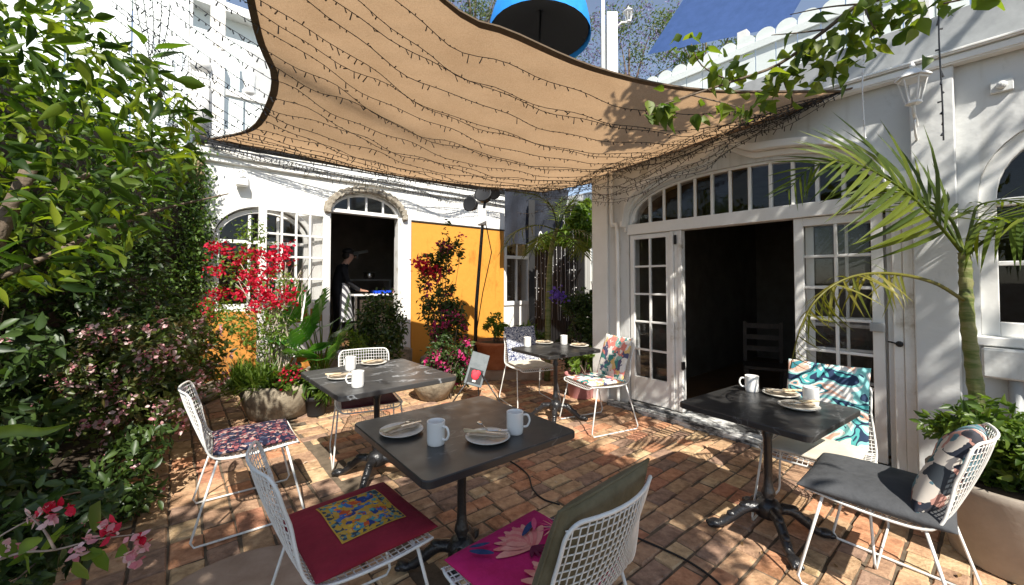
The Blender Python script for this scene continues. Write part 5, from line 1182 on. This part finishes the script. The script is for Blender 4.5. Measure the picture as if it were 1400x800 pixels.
cloud('crown', region(2600, polyT, 1.9, 2.8) - LB, T_LONG, .10, L_BIG, lt, (0, -.5, 1.6), .6, .3, droop=.35)
# sprigs that stick out against the white boards
sprig = [(183, 75, 1.95), (195, 62, 1.95), (212, 70, 1.95), (240, 108, 2.0), (262, 120, 2.05), (272, 150, 2.1), (282, 185, 2.1), (205, 80, 1.95), (120, 20, 1.9), (100, 5, 1.9)]
leaf_parts(np.array([np.array(gd(*q)) for q in sprig]) - LB, T_LEAF, .13, L_BIG, lt, (0, -.5, 1.2), .1, .5, droop=-.5)

# ivy fence running towards the camera on the left
iv0, iv1 = np.array([-4.22, 5.42, 0]), np.array([-3.55, 1.2, 0])
ivf = thing('ivy_fence', 'timber fence smothered in small-leaved ivy along the left side', 'fence', tuple(iv0))
e = iv1 - iv0; Lf = np.linalg.norm(e); e /= Lf; nI = np.array([-e[1], e[0], 0]) * (1 if (-e[1]) > 0 else -1)
FM_ = Matrix(((e[0], nI[0], 0, 0), (e[1], nI[1], 0, 0), (0, 0, 1, 0), (0, 0, 0, 1)))
for i in range(int(Lf / .2)): MB().box(i * .2 + .03, i * .2 + .222, -.06, -.035, 0, 3.05, FM_).build('board', DKW, ivf)
MB().box(-.06, .03, -.05, .06, -.02, 3.35, FM_).build('post', mat('weathered_post', [(.20, .14, .08), (.34, .25, .15)], .9, 12), ivf)
n = 11000; a = rng.random(n) * (Lf + .0); hgt = 3.2 * rng.random(n); dep = .03 + .16 * rng.random(n) * (1 + .6 * np.sin(a * 5) * np.sin(hgt * 4))
cloud('ivy', e[None] * a[:, None] + nI[None] * dep[:, None] + np.array([0, 0, 1])[None] * hgt[:, None], T_SMALL, .055, L_IVY, ivf, None, .3, 0, droop=.6)
# ivy tumbling around the post top
n = 2600; cloud('ivy', blob(.10, -.15, 2.0, .22, .30, 1.35, n, .2), T_SMALL, .05, L_IVY, ivf, None, .4)

def shrub(name, label, base, parts_, size, m, tpl=T_LEAF, cat='shrub', flowers=None, stem=8, fsize=.03, k=18, cr=.3, hi=None, up=.5, group=None):
    t = thing(name, label, cat, tuple(base), 0, group); Bv = np.array(base); allP = []
    for p in parts_:
        allP.append(clumps(*p[:6], max(4, int(k)), p[6], cr))
    P = np.concatenate(allP) - Bv; c = P.mean(0)
    cloud('foliage', P, tpl, size, m, t, tuple(c), up)
    ends = [P[random.randrange(len(P))] for _ in range(stem)]
    stems('stem', [[(random.uniform(-.06, .06), random.uniform(-.06, .06), 0), tuple(q * .5 + np.array([0, 0, .08])), tuple(q)] for q in ends], .008, .0025, BARK, t)
    if flowers:
        for (fm, nn, cl_n) in flowers:
            out = []
            for _ in range(nn):
                q = P[random.randrange(len(P))]; o_ = q - c; q = c + o_ * random.uniform(.98, 1.12)
                out.append(q + rng.normal(size=(cl_n, 3)) * fsize * .6)
            o = cloud('blossom', np.concatenate(out), T_PET, fsize, fm, t, tuple(c), .3, .8)
    return t
# dark mass of shrubs on the left bed
shrub('garden_shrub', 'dark leafy shrub in deep shade at the left edge', (-2.75, 2.0, .1), [(-2.85, 2.0, .70, .60, .6, .70, 3000), (-3.7, 2.7, 1.1, .55, .6, 1.0, 2400)], .08, L_DARK, flowers=[(F_PINK, 16, 6)], fsize=.022)
shrub('garden_shrub', 'tall dark shrub growing against the ivy fence', (-3.4, 3.6, .1), [(-3.35, 3.6, 1.2, .5, .6, 1.1, 3400)], .075, L_DARK)
shrub('flowering_begonia', 'large begonia bush dotted with small pale pink flowers beside the path', (-2.85, 3.2, .1), [(-2.90, 3.15, .66, .62, .50, .62, 4200), (-3.05, 3.75, .85, .5, .45, .5, 1500)], .062, L_BRONZE, flowers=[(F_PINK, 300, 10)], fsize=.030, k=26)
shrub('garden_shrub', 'low dark plants under the pink begonia bush', (-2.35, 2.5, .06), [(-2.45, 2.5, .28, .35, .5, .25, 1500), (-2.0, 1.55, .35, .35, .4, .3, 1200)], .07, L_DARK, flowers=[(F_PINK, 8, 6)], fsize=.022)
# begonia branch bottom left
bb = thing('begonia_branch', 'arching begonia stem with pink flower clusters at the lower left', 'plant', gd(-60, 800, 1.5)); B0 = bb.location.copy()
pth = [gd(-60, 790, 1.40), gd(20, 758, 1.42), gd(75, 752, 1.44), (gd(130, 738, 1.46)), gd(190, 730, 1.48)]
stems('stem', [[p - B0 for p in pth], [gd(75, 752, 1.44) - B0, gd(60, 725, 1.45) - B0, gd(35, 700, 1.45) - B0], [gd(-60, 790, 1.40) - B0, gd(-10, 740, 1.42) - B0, gd(60, 700, 1.5) - B0]], .005, .002, TWIG, bb)
leaf_parts(np.array([np.array(gd(u, v, d) - B0) for u, v, d in ((55, 735, 1.42), (105, 765, 1.45), (122, 752, 1.45), (138, 758, 1.45), (170, 745, 1.47), (30, 760, 1.42), (75, 735, 1.5), (10, 775, 1.4), (0, 740, 1.42), (20, 720, 1.5), (90, 720, 1.55), (128, 725, 1.5))]), T_ROUND, .085, L_LIME, bb, up=.5, droop=.5)
fl = []
for u, v, d in ((10, 745, 1.42), (30, 755, 1.43), (60, 700, 1.46), (65, 712, 1.46), (40, 710, 1.45), (112, 745, 1.45), (118, 735, 1.45), (108, 755, 1.45), (150, 730, 1.46), (153, 722, 1.46), (188, 735, 1.48), (180, 755, 1.48), (195, 750, 1.48), (172, 765, 1.48), (190, 765, 1.48)):
    fl.append(np.array(gd(u, v, d) - B0) + rng.normal(size=(7, 3)) * .010)
cloud('blossom', np.concatenate(fl), T_PET, .026, F_PINK, bb, None, .2, 0, droop=.8)
fl = [np.array(gd(u, v, 1.47) - B0) + rng.normal(size=(6, 3)) * .010 for u, v in ((62, 698), (68, 706), (152, 720), (150, 728), (190, 742), (95, 697))]
cloud('blossom', np.concatenate(fl), T_PET, .028, F_RED, bb, None, .2, 0)
# long strap leaf poking in from the left
sb_ = thing('strap_leaf_plant', 'single long pale green strap leaf reaching in at the left edge', 'plant', gd(-40, 640, 1.5))
q0 = sb_.location; cL = smooth_curve([gd(-40, 600, 1.5) - q0, gd(20, 588, 1.5) - q0, gd(60, 590, 1.5) - q0, gd(103, 577, 1.52) - q0], 6); b = MB(); vs = []
for i, p in enumerate(cL): w_ = .022 * math.sin(math.pi * (0.15 + .85 * i / (len(cL) - 1)) ** .8) + .0005; vs += [p + Vector((0, -.004, w_)), p + Vector((0, .012, 0)), p + Vector((0, -.004, -w_))]
b.add(vs, [(3 * i + k, 3 * i + k + 1, 3 * i + k + 4, 3 * i + k + 3) for i in range(len(cL) - 1) for k in (0, 1)]); b.build('leaf', L_LIME, sb_, True)
stems('stem', [[(0, 0, -.3), (0, 0, -.1), gd(-40, 600, 1.5) - q0]], .008, .004, TWIG, sb_)

lit = [(c[0] + random.uniform(-.1, .1), c[1] + random.uniform(-.1, .1), .012) for c in random.choices(cells, k=170)] + [(bl0[0] + (bl1[0] - bl0[0]) * q + random.uniform(0, .5), bl0[1] + (bl1[1] - bl0[1]) * q, .012) for q in rng.random(120)]
cloud('leaf_litter', lit, T_LEAF, .034, L_DRY, None, None, 3.0, 0)
tag(bpy.data.objects['leaf_litter'], 'scattered dry leaves and petals fallen on the brick paving', 'leaf litter')

# rocks along the foot of the ochre wall and beside the bed
for i, (s, o_, r_) in enumerate(((-1.45, -.30, .19), (-1.15, -.38, .16), (-.88, -.30, .18), (-.6, -.36, .15), (-.32, -.30, .17), (-1.60, -.55, .16), (1.6, -.3, .16), (1.95, -.34, .14), (2.3, -.3, .15))):
    bm = bmesh.new(); bmesh.ops.create_icosphere(bm, subdivisions=2, radius=r_); rn = random.Random(i)
    f1, f2 = rn.uniform(0, 6), rn.uniform(0, 6)
    for v in bm.verts: v.co *= 1 + .12 * math.sin(v.co.x * 14 + f1) + .10 * math.sin(v.co.y * 17 + f2) + rn.uniform(-.05, .05); v.co.z *= .75
    me = bpy.data.meshes.new('rock'); bm.to_mesh(me); bm.free(); me.materials.append(STONE)
    pos = ['below the arched window', 'near the red flowers', 'behind the stone planter', 'left of the split-leaf plant', 'under the open door leaf', 'beside the fence post', 'left of the climbing rose', 'behind the climbing rose', 'right of the climbing rose'][i]
    tag(put(bpy.data.objects.new('rock', me), None, Matrix.Translation(kx(s, o_, .08))), 'brown weathered rock at the wall foot ' + pos, 'rock', 'rocks along the back wall')

def pot(name, label, loc, prof, m, n=28, soil=True, cat='pot', sq=1.0):
    t = thing(name, label, cat, loc)
    Ms = Matrix.Diagonal((1, sq, 1, 1)); MB().lathe(prof, n, Ms).build('body', m, t, True)
    if soil: r_ = prof[-1][0] * .98; z = prof[-1][1]; MB().lathe([(r_, z - .002), (r_ * .5, z + .012), (.01, z + .015)], n, Ms).build('soil', SOIL, t, True)
    return t
def potprof(r0, r1, h, lip=.012): return [(r0, 0), (r0 * 1.02, .01), (r1 - lip, h - .05), (r1, h - .045), (r1 + .004, h - .005), (r1 - .004, h), (r1 - .02, h), (r1 - .025, h - .04)]
# stone planter with bougainvillea
PB = gz(362, 578, 0) + Vector((0, .25, 0))
pot('stone_planter', 'weathered round stone planter under the red bougainvillea', PB, [(.26, 0), (.30, .02), (.37, .22), (.385, .34), (.36, .37), (.33, .37), (.32, .33)], STONE, sq=.9)
bg_ = thing('bougainvillea', 'crimson bougainvillea trained on stakes in the stone planter', 'plant', PB + Vector((0, 0, .34))); gB = np.array(bg_.location)
stems('stem', [[(random.uniform(-.12, .12), random.uniform(-.1, .1), 0), (random.uniform(-.2, .2), random.uniform(-.15, .15), .45), (random.uniform(-.45, .35), random.uniform(-.25, .3), random.uniform(.8, 1.4))] for _ in range(34)], .010, .003, mat('pale_dry_twig', [(.42, .34, .27), (.58, .50, .42)], .9, 25), bg_)
for (x0, x1) in ((-.16, -.30), (.02, -.02), (.12, .25)): MB().tube([(x0, .05, 0), (x1, .08, 1.05)], .010, 6).build('stake', WPW, bg_, True)
MB().box(-.04, -.005, .09, .12, .0, .85).build('stake', WPW, bg_)
cols_ = [(300, 375, 4.6), (318, 350, 4.6), (345, 350, 4.6), (362, 345, 4.5), (375, 360, 4.5), (350, 385, 4.4), (365, 400, 4.4), (340, 375, 4.5), (295, 400, 4.7), (375, 410, 4.4), (395, 405, 4.4), (300, 345, 4.7), (330, 395, 4.5), (370, 375, 4.4), (355, 415, 4.4), (290, 420, 4.8), (385, 345, 4.5)]
fl = [np.array(gd(u + random.uniform(-8, 8), v + random.uniform(-8, 8), d)) - gB + rng.normal(size=(46, 3)) * np.array([.05, .05, .038]) for u, v, d in cols_ for _ in (0, 1)]
cloud('bract', np.concatenate(fl), T_PET, .036, F_RED, bg_, None, .4, 0)
cloud('foliage', np.concatenate([np.array(gd(u, v, d)) - gB + rng.normal(size=(n, 3)) * s for u, v, d, s, n in ((320, 440, 4.6, .12, 260), (350, 460, 4.5, .12, 240), (300, 425, 4.7, .10, 200), (375, 440, 4.4, .10, 200), (345, 320, 4.6, .10, 160), (390, 385, 4.4, .07, 90), (335, 370, 4.6, .18, 380), (372, 470, 4.4, .1, 160))]), T_LEAF, .05, L_LIME, bg_, None, .5, 0)
PBn = np.array(PB)
t = thing('grass_plant', 'tufted bright green grass spilling over the left of the stone planter', 'plant', tuple(PB + Vector((-.22, -.12, .35)))); P = rng.normal(size=(700, 3)) * np.array([.11, .09, .015]); dr = rng.normal(size=(700, 3)) * .6; dr[:, 2] = np.abs(dr[:, 2]) + .5
cloud('blade', P, T_BLADE, .26, L_LIME, t, None, 0, 0, dirs=dr)
shrub('geranium', 'low red geranium at the front of the stone planter', tuple(PB + Vector((.18, -.15, .34))), [(PB.x + .20, PB.y - .18, .45, .26, .15, .12, 700)], .055, L_MID, T_ROUND, 'plant', [(F_RED, 36, 12)], 6, .032, 8)
p_ = gz(425, 572, 0) + Vector((0, .12, 0)); pot('black_pot', 'small black plastic pot right of the stone planter', p_, potprof(.09, .13, .22), BLKM)
shrub('potted_plant', 'narrow-leaved grey green plant in the small black pot', tuple(p_ + Vector((0, 0, .2))), [(p_.x, p_.y, .36, .20, .18, .18, 520)], .15, L_MID, T_SLIM, 'plant', None, 6, k=6)
# split-leaf philodendron
ph = gd(435, 500, 5.0); ph.z = 0.0
t = thing('split_leaf_plant', 'bright green split-leaf philodendron in front of the kitchen door', 'plant', tuple(ph))
def split_leaf():
    vs = [(0, 0, 0), (0, 1, -.15)]; fs = []; b = MB()
    for s in (-1, 1):
        for i in range(6):
            y = .12 + .13 * i; L_ = .42 * math.sin(math.pi * (.25 + .62 * i / 6)) + .06
            b.add([(0, y - .02, -.01), (0, y + .11, -.015), (s * L_ * .6, y + .15, .04), (s * L_, y + .12, -.04), (s * L_ * .6, y + .03, .03)], [(0, 4, 2, 1), (4, 3, 2)])
    b.add([(-.012, 0, .004), (.012, 0, .004), (0, 1, -.12)], [(0, 1, 2)]); return b.mesh('leaf', L_MON)
SLM = split_leaf(); ends = []
for i, (u, v, d) in enumerate(((400, 440, 4.9), (420, 425, 5.0), (440, 430, 5.1), (455, 440, 5.0), (465, 450, 5.0), (410, 455, 4.8), (430, 450, 4.8), (450, 465, 4.8), (415, 480, 4.7), (440, 478, 4.7), (460, 470, 4.8), (400, 465, 4.7), (425, 465, 4.7), (470, 435, 5.1), (405, 425, 5.0), (448, 490, 4.7), (425, 492, 4.6), (412, 440, 4.8), (437, 440, 4.8), (460, 485, 4.7))):
    p = gd(u, v, d); dv = Vector((p.x - ph.x + random.uniform(-.15, .15), p.y - ph.y - .45, random.uniform(-.1, .5))).normalized(); N_ = (Vector((random.uniform(-.3, .3), -.8, .7))); N_ = (N_ - dv * N_.dot(dv)).normalized(); X_ = dv.cross(N_)
    Mx = Matrix(((X_.x, dv.x, N_.x, p.x - ph.x), (X_.y, dv.y, N_.y, p.y - ph.y), (X_.z, dv.z, N_.z, p.z), (0, 0, 0, 1))) @ Matrix.Scale(random.uniform(.38, .50), 4)
    put(bpy.data.objects.new('leaf', SLM), t, Mx); ends.append([(random.uniform(-.05, .05), .05, 0), ((p.x - ph.x) * .5, (p.y - ph.y) * .5 + .05, p.z * .7), (p.x - ph.x, p.y - ph.y, p.z)])
stems('stem', ends, .010, .006, L_LIME, t)
# clipped bush, climbing rose, azalea
q = gd(520, 470, 5.6); shrub('round_bush', 'dense dark green bush below the kitchen doorway', (q.x, q.y, 0), [(q.x, q.y, .85, .42, .4, .52, 3600), (q.x - .15, q.y, .45, .4, .35, .4, 1200)], .055, L_DARK, T_SMALL, k=30, cr=.35)
q = gd(486, 470, 5.2); shrub('lime_shrub', 'yellow green small shrub between the philodendron and the dark bush', (q.x, q.y, 0), [(q.x, q.y, .62, .22, .2, .3, 800)], .05, L_LIME, T_SMALL, k=8)
rs = gd(605, 470, 5.9); rs.z = 0
shrub('climbing_rose', 'tall airy climbing rose with dark pink blooms against the ochre wall', tuple(rs), [(rs.x, rs.y, 1.25, .42, .3, .75, 1500), (rs.x + .05, rs.y, 1.95, .26, .2, .40, 420), (rs.x - .2, rs.y, 1.7, .2, .2, .3, 160)], .065, L_DARK, T_LEAF, 'shrub', [(F_MAG, 20, 10)], 22, .05, 26, .22)
fl = [np.array(gd(u, v, 5.8)) - np.array(rs) + rng.normal(size=(70, 3)) * .06 for u, v in ((580, 368), (592, 372), (575, 362))]
cloud('blossom', np.concatenate(fl), T_PET, .05, F_RED, [o for o in bpy.data.objects if o.name.startswith('climbing_rose')][0], None, .3, 0)
q = gd(612, 520, 5.2); shrub('azalea', 'magenta flowering azalea low beside the lamp stand', (q.x, q.y, 0), [(q.x, q.y, .48, .40, .3, .40, 1700), (q.x - .1, q.y + .3, .75, .35, .3, .4, 900)], .06, L_DARK, T_LEAF, 'shrub', [(F_MAG, 60, 14)], 8, .045, 16)
p_ = gz(588, 552, 0) + Vector((0, .22, 0)); pot('stone_bowl', 'mossy carved stone bowl behind the middle left table', p_, [(.14, 0), (.18, .02), (.27, .18), (.30, .30), (.28, .32), (.25, .30)], STONE)
# terracotta tub
p_ = gz(679, 512, 0); p_.z = 0; pot('terracotta_pot', 'orange terracotta tub behind the menu stand', p_ + Vector((0, 0, .12)), potprof(.26, .36, .42, .02), TERRA)
MB_ = MB().box(-.5, .7, -.35, .35, -.02, .118); tag(MB_.build('low_plinth', CONC, None, M=Matrix.Translation(p_)), 'low grey masonry plinth under the terracotta tub', 'plinth')
shrub('potted_herb', 'sparse upright herb growing in the terracotta tub', tuple(p_ + Vector((0, 0, .52))), [(p_.x, p_.y, .74, .25, .22, .24, 420)], .07, L_LIME, T_LEAF, 'plant', None, 10, k=8)
q = gd(722, 452, 6.3); shrub('fern', 'soft green fern hanging behind the navy swirl chair', (q.x, q.y, 0.0), [(q.x, q.y, .70, .34, .28, .16, 700), (q.x, q.y, .4, .22, .2, .3, 500)], .10, L_MID, T_SLIM, 'plant', None, 8, k=10)
q = gd(800, 435, 6.0); shrub('flowering_bush', 'rounded dark bush with violet flowers by the white corner', (q.x, q.y, 0), [(q.x, q.y, .95, .44, .42, .52, 3200), (q.x - .1, q.y - .1, .5, .38, .35, .4, 1200)], .06, L_DARK, T_LEAF, 'shrub', [(F_WHITE, 14, 8)], 8, .03, 26)
cloud('blossom', np.array(gd(762, 404, 5.8)) - np.array((q.x, q.y, 0)) + rng.normal(size=(90, 3)) * .06, T_PET, .05, F_VIO, [o for o in bpy.data.objects if o.name.startswith('flowering_bush')][0], None, .4, 0)
q = gz(790, 540, 0); pot('pink_pot', 'dusty pink glazed pot half hidden behind the bright botanical chair', gz(798, 548, 0) + Vector((0, .2, 0)), potprof(.15, .21, .30), mat('dusty_pink_glaze', [(.42, .16, .16), (.52, .24, .22)], .5, 9))
shrub('potted_plant', 'small lime leaved plant in the dusty pink pot', tuple(gz(798, 548, 0) + Vector((0, .2, .28))), [(gz(798, 548, 0).x, gz(798, 548, 0).y + .2, .46, .16, .15, .14, 120)], .10, L_LIME, T_LEAF, 'plant', None, 5, k=5)

# palms: frond > leaflet
LLM = []
for k in range(3):
    tp = leaf_tpl(.062, .010, .22 + .08 * k, (.5, 1.0, .9, .55, 0)); me = bpy.data.meshes.new('leaflet'); me.from_pydata([tuple(v) for v in tp[0]], [], tp[1]); LLM.append(me)
LLMY = [m_.copy() for m_ in LLM]
for m_ in LLM: m_.materials.append(L_PALM)
for m_ in LLMY: m_.materials.append(L_PALMY)
def frond(parent, pts, n, ll, meshes, stuff=False, rm=None, r0=.011, start=.22, droop=.25, up=Vector((0, 0, 1)), wild=.06):
    c = smooth_curve(pts, 8); k = len(c); f = MB(); f.tube(c, [r0 * (1 - .8 * i / (k - 1)) for i in range(k)], 6); fo = f.build('frond', rm or L_PALM, parent, True)
    mbs = MB() if stuff else None
    for i in range(n):
        t = start + (1 - start) * (i + .5) / n
        for s in (-1, 1):
            x = t * (k - 1); j = min(int(x), k - 2); p = c[j].lerp(c[j + 1], x - j); tg = (c[min(j + 2, k - 1)] - c[max(j - 1, 0)]).normalized()
            sd = tg.cross(up);
            if sd.length < .15: sd = Vector((1, 0, 0))
            sd.normalize(); upv = sd.cross(tg).normalized()
            d = (sd * s * (.95 - .35 * t) + tg * (.55 + .5 * t) + upv * (.28 - droop * random.uniform(.6, 1.5)) + Vector(rng.normal(size=3) * wild)).normalized()
            N_ = (upv + sd * s * -.3); N_ = (N_ - d * N_.dot(d)).normalized(); X_ = d.cross(N_)
            L_ = ll * (math.sin(math.pi * (.18 + .74 * t)) ** .8) * random.uniform(.88, 1.1)
            Mx = Matrix(((X_.x, d.x, N_.x, p.x), (X_.y, d.y, N_.y, p.y), (X_.z, d.z, N_.z, p.z), (0, 0, 0, 1))) @ Matrix.Scale(L_, 4)
            me = random.choice(meshes)
            if stuff: mbs.add([v.co for v in me.vertices], [tuple(pp.vertices) for pp in me.polygons], Mx)
            else: put(bpy.data.objects.new('leaflet', me), fo, Mx)
    if stuff:
        o = mbs.build('leaflets', meshes[0].materials[0], fo); o['kind'] = 'stuff'
# right palm
dP = 2.35
pb_ = gd(1340, 575, dP); pp = thing('potted_palm', 'young green-trunked palm beside the right wall', 'palm', (pb_.x, pb_.y, .42)); o3 = Vector(pp.location)
tr = [gd(1340, 575, dP) - o3, gd(1330, 500, dP) - o3, gd(1322, 430, dP) - o3, gd(1320, 370, dP) - o3, gd(1318, 345, dP) - o3]
tr = [Vector((tr[0].x + .01, tr[0].y, 0))] + tr; c = smooth_curve(tr, 9); k = len(c)
MB().tube(c, [.038 - .014 * i / (k - 1) + (.004 if i % 3 == 0 else 0) + random.uniform(-.001, .001) for i in range(k)], 12).build('trunk', PALMT, pp, True)
MB().tube(smooth_curve(tr[:2], 3), [.046, .044, .041, .039], 12).build('trunk_base', mat('red_brown_sheath', [(.16, .05, .02), (.25, .18, .05)], .7, 20), pp, True)
g_ = lambda *pts: [gd(u, v, d) - o3 for u, v, d in pts]
frond(pp, g_((1319, 350, dP), (1290, 315, 2.32), (1245, 268, 2.2), (1190, 232, 2.05), (1140, 218, 1.95)), 18, .50, LLM, droop=.2, up=Vector((-.45, -.75, .35)))
frond(pp, g_((1319, 350, dP), (1330, 312, 2.3), (1370, 300, 2.1), (1430, 305, 1.9), (1500, 330, 1.75)), 17, .42, LLM, droop=.3, up=Vector((-.5, -.4, .7)))
frond(pp, g_((1319, 352, dP), (1345, 330, 2.2), (1395, 300, 1.95), (1450, 300, 1.75), (1520, 330, 1.6)), 16, .30, LLM)
frond(pp, g_((1320, 352, dP), (1300, 300, 2.5), (1262, 272, 2.62), (1215, 265, 2.7), (1170, 275, 2.75)), 18, .42, LLM)
frond(pp, g_((1320, 412, dP), (1275, 386, 2.25), (1215, 374, 2.15), (1160, 380, 2.1), (1118, 408, 2.08), (1094, 450, 2.08), (1080, 505, 2.1)), 34, .22, LLMY, rm=L_PALMY, start=.28, droop=1.1, wild=.55)
frond(pp, g_((1320, 352, dP), (1330, 300, 2.5), (1340, 280, 2.6), (1380, 275, 2.6), (1420, 290, 2.6)), 14, .28, LLM)
# another palm crown reaching in across the arch from beyond the wall foot
frond(pp, g_((1319, 350, dP), (1280, 290, 2.5), (1200, 235, 2.6), (1120, 225, 2.6), (1075, 262, 2.55)), 17, .36, LLM, droop=.35, up=Vector((-.4, -.7, .55)))
# back palm
q = gd(748, 450, 6.1); bp_ = thing('courtyard_palm', 'slender palm standing behind the small back table', 'palm', (q.x, q.y, 0)); o3 = Vector(bp_.location)
c = smooth_curve([(0, 0, 0), gd(750, 400, 6.1) - o3, gd(754, 340, 6.1) - o3, gd(762, 312, 6.1) - o3], 6); k = len(c)
MB().tube(c, [.05 - .02 * i / (k - 1) for i in range(k)], 10).build('trunk', PALMT, bp_, True)
for pts in (((762, 315, 6.1), (735, 308, 5.9), (705, 318, 5.7), (685, 345, 5.6)), ((762, 315, 6.1), (790, 315, 5.9), (820, 332, 5.7), (845, 362, 5.6)), ((762, 315, 6.1), (755, 285, 6.1), (735, 268, 6.1), (705, 262, 6.1)), ((762, 315, 6.1), (775, 285, 6.1), (790, 275, 6.0), (815, 285, 5.9)), ((762, 315, 6.1), (765, 290, 6.4), (770, 270, 6.6)), ((762, 315, 6.1), (740, 325, 5.6), (725, 345, 5.3)), ((762, 315, 6.1), (785, 330, 5.6), (800, 350, 5.4))):
    frond(bp_, g_(*pts), 18, .34, LLMY if pts[1][0] in (735, 790) else LLM, stuff=True)
shrub('climbing_vine', 'lime green climber trailing above the back palm', tuple(gd(795, 330, 7.2)), [(*gd(797, 305, 7.2), .42, .2, .40, 1100), (*gd(760, 325, 7.2), .36, .2, .20, 600)], .11, L_LIME, T_LEAF, 'vine', None, 6, k=9)

# right planter
pr_ = gz(1345, 790, 0) + Vector((.30, .10, 0)); pot('taupe_planter', 'large taupe planter behind the lower right chair', pr_, [(.24, 0), (.25, .01), (.33, .39), (.34, .43), (.32, .44), (.30, .41)], POTG)
shrub('hedge_plant', 'bushy bright green shrub in the taupe planter', tuple(pr_ + Vector((0, 0, .4))), [(pr_.x - .04, pr_.y + .02, .62, .38, .36, .24, 3000), (pr_.x + .1, pr_.y - .15, .50, .34, .3, .16, 1200)], .058, L_MID, T_LEAF, 'shrub', None, 8, k=22)
